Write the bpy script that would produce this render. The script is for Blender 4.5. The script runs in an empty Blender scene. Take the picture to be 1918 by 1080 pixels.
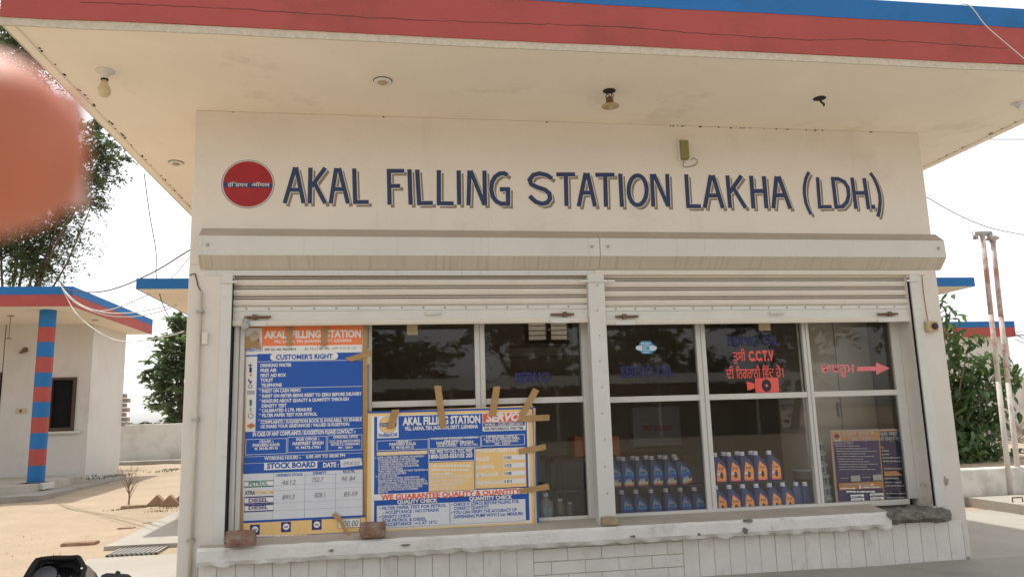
import bpy, bmesh, math, random
from math import sin, cos, pi, radians, sqrt
from mathutils import Vector, Matrix, noise as mnoise
scene = bpy.context.scene
COL = scene.collection
rnd = random.Random(11)

# ------------------------------------------------------------------ camera
F_PX = 1416.81
CAM = Vector((1.4185, -5.4785, 1.18323))
YAW, PITCH, ROLL = .1570, .1679, -.0298
def cam_axes():
    fwd = Vector((sin(YAW), cos(YAW), 0)); right = Vector((cos(YAW), -sin(YAW), 0)); up = Vector((0, 0, 1))
    f2 = fwd*cos(PITCH) + up*sin(PITCH); u2 = up*cos(PITCH) - fwd*sin(PITCH)
    return right*cos(ROLL) + u2*sin(ROLL), u2*cos(ROLL) - right*sin(ROLL), f2
CR, CU, CF = cam_axes()
cd = bpy.data.cameras.new('camera'); cam = bpy.data.objects.new('camera', cd); COL.objects.link(cam)
cd.sensor_width = 36; cd.lens = 36*F_PX/1918; cd.clip_start = .008; cd.clip_end = 3000
cd.dof.use_dof = True; cd.dof.focus_distance = 6.2; cd.dof.aperture_fstop = 13.5
M = Matrix(((CR.x, CU.x, -CF.x, CAM.x), (CR.y, CU.y, -CF.y, CAM.y), (CR.z, CU.z, -CF.z, CAM.z), (0, 0, 0, 1)))
cam.matrix_world = M
scene.camera = cam
# ------------------------------------------------------------------ sky, sun, exposure
SUN = Vector((-.18, .34, 1)).normalized()
w = bpy.data.worlds.new('World'); scene.world = w; w.use_nodes = True
nt = w.node_tree; nt.nodes.clear()
sky = nt.nodes.new('ShaderNodeTexSky'); sky.sky_type = 'NISHITA'; sky.sun_disc = False
sky.sun_elevation = math.asin(SUN.z); sky.sun_rotation = math.atan2(SUN.x, SUN.y)
sky.air_density = 1.0; sky.dust_density = 2.0; sky.ozone_density = 1.0; sky.altitude = 200
hs = nt.nodes.new('ShaderNodeHueSaturation'); hs.inputs['Saturation'].default_value = .16
bg = nt.nodes.new('ShaderNodeBackground'); bg.inputs['Strength'].default_value = .15
wo = nt.nodes.new('ShaderNodeOutputWorld')
nt.links.new(sky.outputs[0], hs.inputs['Color']); nt.links.new(hs.outputs[0], bg.inputs[0]); nt.links.new(bg.outputs[0], wo.inputs[0])
sl = bpy.data.lights.new('sun', 'SUN'); sl.energy = 2.0; sl.angle = radians(.9); sl.color = (1, .95, .86)
so = bpy.data.objects.new('sun', sl); COL.objects.link(so)
so.rotation_mode = 'QUATERNION'; so.rotation_quaternion = SUN.to_track_quat('Z', 'Y')
vs = scene.view_settings; vs.view_transform = 'Standard'; vs.look = 'None'; vs.gamma = 1; vs.exposure = .8
vs.use_curve_mapping = False
scene.cycles.max_bounces = 10; scene.cycles.diffuse_bounces = 6; scene.cycles.transparent_max_bounces = 12
scene.cycles.caustics_reflective = False; scene.cycles.caustics_refractive = False

# ------------------------------------------------------------------ pixel helpers (1918 x 1080 photograph)
def ray(px, py): return CF + CR*((px-959)/F_PX) - CU*((py-540)/F_PX)
def AY(px, py, y=0.):
    d = ray(px, py); return CAM + d*((y-CAM.y)/d.y)
def AZ(px, py, z=0.):
    d = ray(px, py); return CAM + d*((z-CAM.z)/d.z)
def AX(px, py, x=0.):
    d = ray(px, py); return CAM + d*((x-CAM.x)/d.x)

# ------------------------------------------------------------------ materials
def srgb(r, g, b):
    f = lambda c: (c/12.92 if c <= .04045 else ((c+.055)/1.055)**2.4)
    return (f(r/255), f(g/255), f(b/255))
MATS = {}
def mat(name, col, rough=.7, var=.08, scale=3., bump=0., bscale=60., dirt=None, dscale=1.5, dthr=.6, dsoft=.15,
        streak=None, spec=.4, metal=0., trans=None, sss=0., fine=0.):
    if name in MATS: return MATS[name]
    m = bpy.data.materials.new(name); m.use_nodes = True
    t = m.node_tree; N = t.nodes; L = t.links
    b = N['Principled BSDF']
    b.inputs['Roughness'].default_value = rough; b.inputs['Metallic'].default_value = metal
    b.inputs['Specular IOR Level'].default_value = spec
    geo = N.new('ShaderNodeNewGeometry')
    def noise(sc, detail=5, vec=None, rough_=.6):
        n = N.new('ShaderNodeTexNoise'); n.inputs['Scale'].default_value = sc; n.inputs['Detail'].default_value = detail
        n.inputs['Roughness'].default_value = rough_
        L.new(vec if vec else geo.outputs['Position'], n.inputs['Vector']); return n.outputs['Fac']
    def rampv(src, lo, hi, a, c):
        r = N.new('ShaderNodeMapRange'); r.inputs[1].default_value = lo; r.inputs[2].default_value = hi
        r.inputs[3].default_value = a; r.inputs[4].default_value = c; r.clamp = True
        L.new(src, r.inputs[0]); return r.outputs[0]
    def mul(c, f):
        x = N.new('ShaderNodeMix'); x.data_type = 'RGBA'; x.blend_type = 'MULTIPLY'; x.inputs[0].default_value = 1
        if isinstance(c, tuple): x.inputs[6].default_value = (*c, 1)
        else: L.new(c, x.inputs[6])
        L.new(f, x.inputs[7]); return x.outputs[2]
    def mixc(c, d, f):
        x = N.new('ShaderNodeMix'); x.data_type = 'RGBA'
        L.new(f, x.inputs[0])
        if isinstance(c, tuple): x.inputs[6].default_value = (*c, 1)
        else: L.new(c, x.inputs[6])
        x.inputs[7].default_value = (*d, 1); return x.outputs[2]
    out = tuple(col)
    if var: out = mul(out, rampv(noise(scale), .25, .75, 1-var, 1+var))
    if fine: out = mul(out, rampv(noise(bscale, 3), .3, .7, 1-fine, 1+fine))
    if dirt: out = mixc(out, dirt, rampv(noise(dscale, 8, None, .65), dthr-dsoft, dthr+dsoft, 0, .85))
    if streak:
        mp = N.new('ShaderNodeMapping'); mp.inputs['Scale'].default_value = (streak[1], streak[2], streak[2])
        L.new(geo.outputs['Position'], mp.inputs['Vector'])
        out = mixc(out, streak[0], rampv(noise(1., 6, mp.outputs[0]), streak[3], streak[3]+.2, 0, streak[4]))
    if isinstance(out, tuple): b.inputs['Base Color'].default_value = (*out, 1)
    else: L.new(out, b.inputs['Base Color'])
    if bump:
        bp = N.new('ShaderNodeBump'); bp.inputs['Strength'].default_value = bump; bp.inputs['Distance'].default_value = .01
        L.new(noise(bscale, 6), bp.inputs['Height']); L.new(bp.outputs[0], b.inputs['Normal'])
    if sss:
        b.inputs['Subsurface Weight'].default_value = sss; b.inputs['Subsurface Radius'].default_value = (1, .35, .2)
        b.inputs['Subsurface Scale'].default_value = .006
    if trans:      # thin leaf: part of the light passes through
        tr = N.new('ShaderNodeBsdfTranslucent'); tr.inputs[0].default_value = (*trans, 1)
        mx = N.new('ShaderNodeMixShader'); mx.inputs[0].default_value = .35
        L.new(b.outputs[0], mx.inputs[1]); L.new(tr.outputs[0], mx.inputs[2])
        L.new(mx.outputs[0], N['Material Output'].inputs[0])
    MATS[name] = m
    return m
def glass_mat(name, dust=.006, tint=(.97, .98, .97)):
    m = bpy.data.materials.new(name); m.use_nodes = True
    t = m.node_tree; N = t.nodes; L = t.links; N.clear()
    tr = N.new('ShaderNodeBsdfTransparent'); tr.inputs[0].default_value = (*tint, 1)
    gl = N.new('ShaderNodeBsdfGlossy'); gl.inputs['Roughness'].default_value = .015
    di = N.new('ShaderNodeBsdfDiffuse'); di.inputs[0].default_value = (.5, .47, .42, 1)
    fr = N.new('ShaderNodeFresnel'); fr.inputs[0].default_value = 1.562
    m1 = N.new('ShaderNodeMixShader'); L.new(fr.outputs[0], m1.inputs[0]); L.new(tr.outputs[0], m1.inputs[1]); L.new(gl.outputs[0], m1.inputs[2])
    no = N.new('ShaderNodeTexNoise'); no.inputs['Scale'].default_value = 6; no.inputs['Detail'].default_value = 8
    g = N.new('ShaderNodeNewGeometry'); L.new(g.outputs['Position'], no.inputs['Vector'])
    mr = N.new('ShaderNodeMapRange'); mr.inputs[1].default_value = .35; mr.inputs[2].default_value = .75; mr.inputs[3].default_value = dust*.5; mr.inputs[4].default_value = dust*2
    L.new(no.outputs[0], mr.inputs[0])
    m2 = N.new('ShaderNodeMixShader'); L.new(mr.outputs[0], m2.inputs[0]); L.new(m1.outputs[0], m2.inputs[1]); L.new(di.outputs[0], m2.inputs[2])
    o = N.new('ShaderNodeOutputMaterial'); L.new(m2.outputs[0], o.inputs[0])
    MATS[name] = m; return m

WALL = mat('wall_paint', (.75, .70, .63), .85, .05, 1.3, .25, 90, dirt=(.55, .49, .41), dscale=1.1, dthr=.72, streak=((.5, .44, .37), 5, .5, .6, .35))
SOFFIT = mat('soffit_paint', (.88, .80, .68), .9, .06, .9, .12, 40, dirt=(.55, .47, .37), dscale=1.6, dthr=.75)
WHITEP = mat('white_enamel', (.70, .69, .65), .5, .06, 4, .1, 120, dirt=(.33, .27, .2), dscale=9, dthr=.78, streak=((.42, .37, .3), 14, 1.2, .66, .5))
SHUT = mat('shutter_paint', (.74, .68, .59), .5, .05, 3, .06, 90, streak=((.42, .34, .25), 9, 60, .62, .6))
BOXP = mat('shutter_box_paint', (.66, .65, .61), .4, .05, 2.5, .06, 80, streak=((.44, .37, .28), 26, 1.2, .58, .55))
BOXTOP = mat('shutter_box_top', (.43, .38, .31), .8, .08, 5, .1, 80)  # top slope of the box, browner than its front face
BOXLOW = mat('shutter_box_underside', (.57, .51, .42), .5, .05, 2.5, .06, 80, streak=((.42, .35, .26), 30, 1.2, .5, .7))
SEAM = mat('seam_dark', (.17, .13, .095), .9, .3, 20)  # dark brown for the groove faces between shutter slats
SILL = mat('sill_whitewash', (.80, .78, .73), .9, .08, 6, .8, 45, dirt=(.36, .32, .27), dscale=5, dthr=.7)
SILLTOP = mat('sill_dust', (.52, .46, .38), .95, .12, 5, .5, 50)
PLINTH = mat('plinth_whitewash', (.80, .76, .70), .9, .07, 5, .5, 60, dirt=(.42, .36, .29), dscale=6, dthr=.71, streak=((.45, .38, .3), 11, 2, .64, .5))
MORTAR = mat('old_mortar', (.50, .43, .35), .95, .15, 20, .6, 80)
BROKEN = mat('broken_concrete', (.20, .185, .16), .95, .35, 26, 1.5, 45, dirt=(.36, .34, .31), dscale=18, dthr=.62)
RED = mat('red_band_paint', srgb(172, 82, 76), .75, .07, 1.4, .25, 60, dirt=srgb(140, 74, 66), dscale=2.2, dthr=.66)
BLUE = mat('blue_band_paint', srgb(38, 112, 176), .75, .06, 1.8, .2, 60, dirt=srgb(34, 90, 140), dscale=2.5, dthr=.68)
DRIP = mat('drip_edge_plaster', (.62, .55, .44), .95, .15, 25, 1., 55)
CRACK = mat('crack_dark', (.16, .06, .055), 1, 0)
BLACKD = mat('matt_black', (.03, .028, .026), .9, .2, 30)
NAVY = mat('navy_letter_paint', srgb(45, 62, 100), .6, .12, 14, .1, 100)
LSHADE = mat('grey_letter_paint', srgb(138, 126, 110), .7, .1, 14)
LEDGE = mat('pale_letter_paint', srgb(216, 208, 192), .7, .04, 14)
ROUNDEL = mat('emblem_red_paint', srgb(158, 36, 42), .55, .1, 10)
EMBLUE = mat('emblem_blue_paint', srgb(48, 66, 118), .6, .08, 10)
OFFW = mat('off_white', (.72, .70, .66), .6, .05, 10)
GLASS = glass_mat('window_glass')
RUST = mat('rusty_metal', (.17, .09, .05), .75, .4, 30, .4, 90, metal=.3, dirt=(.35, .3, .25), dscale=40, dthr=.6)
STEEL = mat('zinc_steel', (.42, .41, .38), .45, .15, 30, .1, 100, metal=.8)
CABLE = mat('black_cable', (.045, .045, .045), .6, 0)
CABLEW = mat('pale_cable', (.62, .60, .55), .6, 0)
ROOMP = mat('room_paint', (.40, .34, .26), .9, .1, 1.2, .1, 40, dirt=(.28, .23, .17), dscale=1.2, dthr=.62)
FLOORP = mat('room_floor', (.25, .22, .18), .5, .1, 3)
DARKWOOD = mat('dark_wood', (.10, .055, .03), .5, .2, 12)
PLASTIC_B = mat('navy_plastic', srgb(18, 46, 106), .38, .05, 8, spec=.5)
CAPW = mat('grey_cap_plastic', srgb(222, 224, 230), .5, .03, 8)
BRICKM = mat('clay_brick', (.27, .15, .10), .95, .25, 14, .9, 50, dirt=(.42, .36, .3), dscale=16, dthr=.6)
TAPE = mat('brown_tape', srgb(176, 140, 92), .4, .14, 20)
CARD = mat('torn_card', srgb(196, 178, 148), .8, .15, 25)

# ------------------------------------------------------------------ mesh builder
class MB:
    def __init__(s): s.v = []; s.f = []; s.m = []
    def add(s, vs, fs, mi=0):
        n = len(s.v); s.v += [tuple(q) for q in vs]; s.f += [tuple(i+n for i in q) for q in fs]; s.m += [mi]*len(fs); return s
    def box(s, x0, x1, y0, y1, z0, z1, mi=0):
        return s.add([(x0, y0, z0), (x1, y0, z0), (x1, y1, z0), (x0, y1, z0), (x0, y0, z1), (x1, y0, z1), (x1, y1, z1), (x0, y1, z1)],
                     [(0, 3, 2, 1), (4, 5, 6, 7), (0, 1, 5, 4), (1, 2, 6, 5), (2, 3, 7, 6), (3, 0, 4, 7)], mi)
    def obox(s, c, ax, ay, az, mi=0):        # oriented box: half-axis vectors
        c, ax, ay, az = map(Vector, (c, ax, ay, az)); vs = []
        for k in (-1, 1):
            for j, i in ((-1, -1), (-1, 1), (1, 1), (1, -1)): vs.append(c+ax*i+ay*j+az*k)
        return s.add(vs, [(0, 3, 2, 1), (4, 5, 6, 7), (0, 1, 5, 4), (1, 2, 6, 5), (2, 3, 7, 6), (3, 0, 4, 7)], mi)
    def prism_x(s, prof, x0, x1, mi=0, caps=True):    # profile of (y, z) pairs, extruded along x
        n = len(prof); vs = [(x0, *q) for q in prof]+[(x1, *q) for q in prof]
        fs = [(i, (i+1) % n, n+(i+1) % n, n+i) for i in range(n)]
        if caps: fs += [tuple(range(n))[::-1], tuple(range(n, 2*n))]
        return s.add(vs, fs, mi)
    def prism_y(s, prof, y0, y1, mi=0):               # profile of (x, z) pairs, extruded along y
        n = len(prof); vs = [(q[0], y0, q[1]) for q in prof]+[(q[0], y1, q[1]) for q in prof]
        return s.add(vs, [(i, (i+1) % n, n+(i+1) % n, n+i) for i in range(n)]+[tuple(range(n)), tuple(range(n, 2*n))[::-1]], mi)
    def prism_z(s, prof, z0, z1, mi=0):
        n = len(prof); vs = [(*q, z0) for q in prof]+[(*q, z1) for q in prof]
        return s.add(vs, [(i, (i+1) % n, n+(i+1) % n, n+i) for i in range(n)]+[tuple(range(n))[::-1], tuple(range(n, 2*n))], mi)
    def tube(s, path, r, n=6, mi=0, caps=True):
        path = [Vector(q) for q in path]; rs = r if isinstance(r, (list, tuple)) else [r]*len(path)
        rings = []; up = Vector((0, 0, 1)); prev = None
        for i, q in enumerate(path):
            d = (path[min(i+1, len(path)-1)]-path[max(i-1, 0)])
            if d.length < 1e-9: d = Vector((0, 0, 1))
            d.normalize()
            a = prev if prev else (up if abs(d.z) < .9 else Vector((1, 0, 0)))
            a = (a - d*a.dot(d)); a = a.normalized() if a.length > 1e-6 else d.orthogonal().normalized()
            b = d.cross(a); prev = a
            rings.append([q+(a*cos(2*pi*k/n)+b*sin(2*pi*k/n))*rs[i] for k in range(n)])
        vs = [v for g in rings for v in g]; fs = []
        for i in range(len(rings)-1):
            for k in range(n): fs.append((i*n+k, i*n+(k+1) % n, (i+1)*n+(k+1) % n, (i+1)*n+k))
        if caps: fs += [tuple(range(n))[::-1], tuple(range((len(rings)-1)*n, len(rings)*n))]
        return s.add(vs, fs, mi)
    def lathe(s, prof, c, n=16, mi=0, axis='z'):      # profile of (r, h)
        c = Vector(c); vs = []; fs = []
        for r, h in prof:
            for k in range(n):
                a = 2*pi*k/n
                o = {'z': (r*cos(a), r*sin(a), h), 'y': (r*cos(a), h, r*sin(a)), 'x': (h, r*cos(a), r*sin(a))}[axis]
                vs.append(c+Vector(o))
        for i in range(len(prof)-1):
            for k in range(n): fs.append((i*n+k, i*n+(k+1) % n, (i+1)*n+(k+1) % n, (i+1)*n+k))
        fs += [tuple(range(n))[::-1], tuple(range((len(prof)-1)*n, len(prof)*n))]
        return s.add(vs, fs, mi)
    def quad(s, a, b, c, d, mi=0): return s.add([a, b, c, d], [(0, 1, 2, 3)], mi)
    def build(s, name, mats, parent=None, smooth=False, bevel=0, kind=None):
        me = bpy.data.meshes.new(name); me.from_pydata(s.v, [], s.f)
        mats = mats if isinstance(mats, (list, tuple)) else [mats]
        for q in mats: me.materials.append(q)
        if len(mats) > 1: me.polygons.foreach_set('material_index', s.m)
        bm = bmesh.new(); bm.from_mesh(me); bmesh.ops.recalc_face_normals(bm, faces=bm.faces); bm.to_mesh(me); bm.free()
        if smooth: me.polygons.foreach_set('use_smooth', [True]*len(me.polygons))
        return link(name, me, parent, bevel, kind)
WLOC = {}
def link(name, me, parent=None, bevel=0, kind=None, loc=None):
    o = bpy.data.objects.new(name, me); COL.objects.link(o)
    wl = Vector(loc) if loc is not None else Vector((0, 0, 0))
    if parent:
        o.parent = parent; o.location = wl - WLOC[parent]
    else: o.location = wl
    WLOC[o] = wl
    if bevel:
        b = o.modifiers.new('bevel', 'BEVEL'); b.width = bevel; b.segments = 2; b.limit_method = 'ANGLE'; b.angle_limit = radians(40)
    if kind: o['kind'] = kind
    return o
def thing(name, label, cat, loc, group=None):
    o = bpy.data.objects.new(name, None); COL.objects.link(o); o.location = loc; o.empty_display_size = .1
    WLOC[o] = Vector(loc); return tag(o, label, cat, group)
def tag(o, label, cat, group=None):
    o['label'] = label; o['category'] = cat
    if group: o['group'] = group
    return o
def struct(o): o['kind'] = 'structure'; return o
ORD = ['first', 'second', 'third', 'fourth', 'fifth', 'sixth', 'seventh', 'eighth', 'ninth', 'tenth']

# ------------------------------------------------------------------ text
TXT = {}
def glyphs(body, bold=0., shear=0.):
    key = (body, bold, shear)
    if key not in TXT:
        c = bpy.data.curves.new('type', 'FONT'); c.body = body; c.offset = bold; c.shear = shear; c.resolution_u = 2
        o = bpy.data.objects.new('type', c); COL.objects.link(o)
        me = bpy.data.meshes.new_from_object(o)
        vs = [(q.co.x, q.co.y) for q in me.vertices]; fs = [tuple(p.vertices) for p in me.polygons]
        bpy.data.objects.remove(o); bpy.data.curves.remove(c); bpy.data.meshes.remove(me)
        TXT[key] = (vs, fs)
    return TXT[key]
class Print:
    """flat print on a vertical face y = const; positions are read off the photograph"""
    def __init__(s, y, pix): s.y = y; s.pix = pix; s.L = {}; s.k = 0
    def P(s, u, v): q = AY(*s.pix(u, v), s.y); return q.x, q.z
    def mb(s, m): return s.L.setdefault(m, MB())
    def lift(s): s.k += 1; return s.y - .0006 - .00006*s.k
    def rect(s, m, u0, v0, u1, v1):
        x0, z1 = s.P(u0, v0); x1 = s.P(u1, v0)[0]; z0 = s.P(u0, v1)[1]; y = s.lift()
        s.mb(m).quad((x0, y, z0), (x1, y, z0), (x1, y, z1), (x0, y, z1)); return x0, x1, z0, z1
    def frame(s, m, u0, v0, u1, v1, t=1.5):
        s.rect(m, u0, v0, u1, v0+t); s.rect(m, u0, v1-t, u1, v1); s.rect(m, u0, v0, u0+t, v1); s.rect(m, u1-t, v0-.03*(u1-u0)*0, u1, v1)
    def poly(s, m, pts):
        y = s.lift(); q = [s.P(*p) for p in pts]; s.mb(m).add([(a, y, b) for a, b in q], [tuple(range(len(q)))])
    def disc(s, m, u, v, r, rz=None, n=28):
        x, z = s.P(u, v); R = abs(s.P(u+r, v)[0]-x); Z = R if rz is None else R*rz; y = s.lift()
        s.mb(m).add([(x+R*cos(2*pi*k/n), y, z+Z*sin(2*pi*k/n)) for k in range(n)], [tuple(range(n))])
    def text(s, m, body, u0, v, u1, h, bold=.02, shear=0.):
        vs, fs = glyphs(body, bold+(.012 if h > 17 and bold else 0), shear)
        if not vs: return
        x0, z0 = s.P(u0, v); x1 = s.P(u1, v)[0]; hz = s.P(u0, v-h)[1]-z0
        a = min(q[0] for q in vs); b = max(q[0] for q in vs); y = s.lift()
        k = (x1-x0)/(b-a); kz = hz/.70
        s.mb(m).add([(x0+(q[0]-a)*k, y, z0+q[1]*kz) for q in vs], fs)
    def rows(s, m, u0, u1, v, h, seed=0, fill=.85):    # unreadable small print
        r = random.Random(seed); u = u0; end = u0+(u1-u0)*fill
        while u < end:
            wd = r.uniform(1.2, 5)*h*.5; s.rect(m, u, v-h*r.uniform(.75, 1), min(u+wd, u1), v-h*r.uniform(0, .12)); u += wd+h*r.uniform(.2, .45)
    def stroke(s, m, pts, wpx, lift=None, off=(0, 0)):
        q = [Vector(s.P(*p))+Vector(off) for p in pts]
        w_ = abs(s.P(pts[0][0]+wpx, pts[0][1])[0]-s.P(*pts[0])[0])/2; y = s.lift() if lift is None else lift
        ribbon(s.mb(m), q, w_, y)
    def gtext(s, m, body, u0, v, u1, h):      # Indian scripts, glyph by glyph
        gl = []; x = 0.
        for ch in body:
            vs, fs = glyphs(ch, .0) if ch != ' ' else ([], [])
            gl.append((ch, x, vs, fs)); x += adv(ch)
        a = min(q[0]+g[1] for g in gl for q in g[2]); b = max(q[0]+g[1] for g in gl for q in g[2])
        x0, z0 = s.P(u0, v); x1 = s.P(u1, v)[0]; hz = s.P(u0, v-h)[1]-z0; k = (x1-x0)/(b-a); kz = hz/.70
        for ch, gx, vs, fs in gl:
            for dx, dz in ((0, 0), (.022, 0), (-.022, .0), (0, .02)):
                if not vs: continue
                y = s.lift(); s.mb(m).add([(x0+(q[0]+gx-a+dx)*k, y, z0+(q[1]+dz)*kz) for q in vs], fs)
            for st in FIXG.get(ch, ()):
                ribbon(s.mb(m), [Vector((x0+(q[0]+gx-a)*k, z0+q[1]*kz)) for q in st], .045*(k+kz)/2, s.lift())
    def out(s, name, parent):
        big = MB(); ms = []
        for m, b in s.L.items():
            n = len(big.v); big.v += b.v; big.f += [tuple(i+n for i in q) for q in b.f]; big.m += [len(ms)]*len(b.f); ms.append(m)
        return [big.build(name, ms, parent)]
ADV = {}
def adv(ch):
    if ch not in ADV: ADV[ch] = max(q[0] for q in glyphs(ch+'I')[0])-max(q[0] for q in glyphs('I')[0])
    return ADV[ch]
FIXG = {'ਚ': [[(.46, .40), (.2, .38), (.12, .22), (.26, .07), (.46, .10)]], 'ਬ': [[(.5, .44), (.18, .42), (.09, .24), (.24, .10), (.5, .14)]], 'ਥ': [[(.12, .60), (.09, .32), (.2, .10), (.46, .16)]]}
def ribbon(mb, q, w_, y):
    n = len(q); vs = []
    for i in range(n):
        d0 = (q[i]-q[i-1]).normalized() if i else None; d1 = (q[i+1]-q[i]).normalized() if i < n-1 else None
        d = (d0+d1).normalized() if d0 is not None and d1 is not None else (d1 if d0 is None else d0)
        nn = Vector((-d.y, d.x)); k = 1/max(.5, nn.dot(Vector((-d1.y, d1.x)))) if d0 is not None and d1 is not None else 1
        a = q[i]+nn*w_*k; b = q[i]-nn*w_*k; vs += [(a.x, y, a.y), (b.x, y, b.y)]
    mb.add(vs, [(2*i, 2*i+1, 2*i+3, 2*i+2) for i in range(n-1)])
def pix(ox, oy, sc): return lambda u, v: (ox+u/sc, oy+v/sc)

# ================================================================== SETTING: ground and paving
SAND = mat('sandy_soil', (.41, .32, .225), .95, .14, .9, .9, 30, dirt=(.33, .25, .17), dscale=1.1, dthr=.66, dsoft=.2, fine=.1)
CONC = mat('pale_concrete', (.41, .385, .335), .9, .10, .8, .5, 60, dirt=(.34, .30, .25), dscale=1.3, dthr=.66, dsoft=.2, fine=.05)
CONC2 = mat('grey_cement', (.36, .34, .30), .92, .12, 1.5, .7, 50, dirt=(.24, .21, .18), dscale=2, dthr=.64)
def gz(y): return min(.3, max(0., .02*(y-1.5)))
def ground():
    xs = [-700, -300, -120, -60, -40]+[-30+1.*i for i in range(0, 24)]+[-6+.25*i for i in range(0, 20)]+[-1+1.*i for i in range(0, 26)]+[26, 32, 45, 70, 120, 300, 700]
    ys = [-600, -250, -100, -60, -45]+[-35+2.5*i for i in range(0, 14)]+[.5*i for i in range(0, 50)]+[25+2.*i for i in range(8)]+[45, 60, 90, 150, 300, 900]
    mb = MB(); vs = []
    for y in ys:
        for x in xs:
            n = mnoise.noise(Vector((x*.7, y*.7, 3)))*.03+mnoise.noise(Vector((x*2.6, y*2.6, 9)))*.014 if (x < -1.6 or y < -14 or x > 9) and abs(x) < 60 and abs(y) < 60 else 0
            vs.append((x, y, gz(y)-.03+n*(1 if y > 0 or x < -1.6 else .6)))
    n = len(xs); fs = [(j*n+i, j*n+i+1, (j+1)*n+i+1, (j+1)*n+i) for j in range(len(ys)-1) for i in range(n-1)]
    mb.add(vs, fs); return struct(mb.build('ground', SAND, smooth=True))
ground()
def rough_edge(x0, x1, y0, y1, step=.35, amp=.02, seed=1):
    r = random.Random(seed); pts = []
    def side(a, b):
        L = (Vector(b)-Vector(a)).length; n = max(1, int(L/step))
        for i in range(n):
            q = Vector(a).lerp(Vector(b), i/n)
            pts.append((q.x+r.uniform(-amp, amp), q.y+r.uniform(-amp, amp)))
    side((x0, y0), (x1, y0)); side((x1, y0), (x1, y1)); side((x1, y1), (x0, y1)); side((x0, y1), (x0, y0))
    return pts
def slab(name, x0, x1, y0, y1, top, th, m, seed=1, amp=.02):
    mb = MB(); p = rough_edge(x0, x1, y0, y1, seed=seed, amp=amp); n = len(p)
    zt = top if callable(top) else (lambda y: top)
    vs = [(a, b, zt(b)) for a, b in p]+[(a, b, zt(b)-th) for a, b in p]
    mb.add(vs, [tuple(range(n))]+[(i, (i+1) % n, n+(i+1) % n, n+i) for i in range(n)])
    return struct(mb.build(name, m))
slab('forecourt_pavement', -1.38, 8.02, -13.5, 2.42, 0., .12, CONC, 2)
slab('concrete_path', -1.42, 8.02, 2.86, 6.6, lambda y: gz(y)+.012, .14, CONC, 3)
slab('shop_apron', -.75, 6.9, -1.0, -.03, .012, .05, CONC2, 5, .03)
slab('service_slab', 8.03, 17, -3, 3.35, .1, .22, CONC, 6, .02)
mbm = MB()
for k in range(7): mbm.tube([(9.1+.06*k, 1.9, .108), (9.1+.06*k, 2.7, .108)], .006, 5)

# drain grate lying in the trench
g = thing('drain_grate', 'grey steel drain grate lying in the gap of the concrete path', 'grate', (-1.05, 2.62, .0))
mb = MB()
for k in range(11):
    x = -1.27+.043*k; mb.box(x, x+.02, 2.47, 2.84, -.005, .018)
mb.build('bars', STEEL, g)
mb = MB()
for k in range(6): mb.box(-1.28, -.82, 2.47+.066*k, 2.485+.066*k, -.004, .012)
mb.build('cross_bars', STEEL, g)

# ================================================================== KIOSK
W, H = 5.8, 3.443
XL, XR, YF = -.7646, 6.5457, -1.1635
KI = thing('filling_station_kiosk', 'cream filling station shop with flat roof, shuttered windows and painted sign', 'building', (2.9, 0, 0))
mb = MB()
mb.box(0, .30, 0, .25, 0, 2.3); mb.box(5.53, W, 0, .25, 0, 2.3); mb.box(0, W, 0, .2, 2.3, H)
mb.box(.301, 5.529, -.004, .21, 0, .33)
mb.box(0, .2, .251, 4, 0, H); mb.box(W-.2, W, .251, 4, 0, H)
bx0, bx1, bz0, bz1 = AY(985, 640, 3.5).x, AY(1075, 640, 3.5).x, 2.05, 2.62
mb.box(.201, bx0, 3.6, 3.8, 0, H); mb.box(bx1, W-.201, 3.6, 3.8, 0, H); mb.box(bx0+.001, bx1-.001, 3.6, 3.8, 0, bz0); mb.box(bx0+.001, bx1-.001, 3.6, 3.8, bz1, H)
mb.build('wall', WALL, KI, bevel=.006)
mb = MB()       # room inside
mb.box(.202, .215, .26, 3.58, .03, 3.0); mb.box(5.585, 5.598, .26, 3.58, .03, 3.0)
mb.box(.216, bx0, 3.575, 3.59, .03, 3.0); mb.box(bx1, 5.584, 3.575, 3.59, .03, 3.0); mb.box(bx0+.001, bx1-.001, 3.575, 3.59, .03, bz0); mb.box(bx0+.001, bx1-.001, 3.575, 3.59, bz1, 3.0)
mb.box(.203, 5.597, .205, 3.58, 3.003, 3.05); mb.box(.33, 5.5, .212, .26, .03, .40)
mb.build('room_lining', ROOMP, KI)
MB().box(.203, 5.597, .215, 3.59, .0, .028).build('floor', FLOORP, KI)
vw = MB()
for x in (bx0, (bx0+bx1)/2-.02, bx1-.05): vw.box(x, x+.05, 3.56, 3.66, bz0, bz1)
for z in (bz0, bz1-.05): vw.box(bx0, bx1, 3.562, 3.658, z, z+.05)
for k in range(1, 8):
    z = bz0+.05+k*.06; vw.tube([(bx0, 3.64, z), (bx1, 3.64, z)], .006, 5)
vw.build('ventilator_window', DARKWOOD, KI)
MB().box(bx0-.3, bx1+.3, 3.40, 3.572, bz0-.16, bz0-.06).build('wall_ledge', mat('ledge_paint', (.5, .44, .36), .9), KI)
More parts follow.
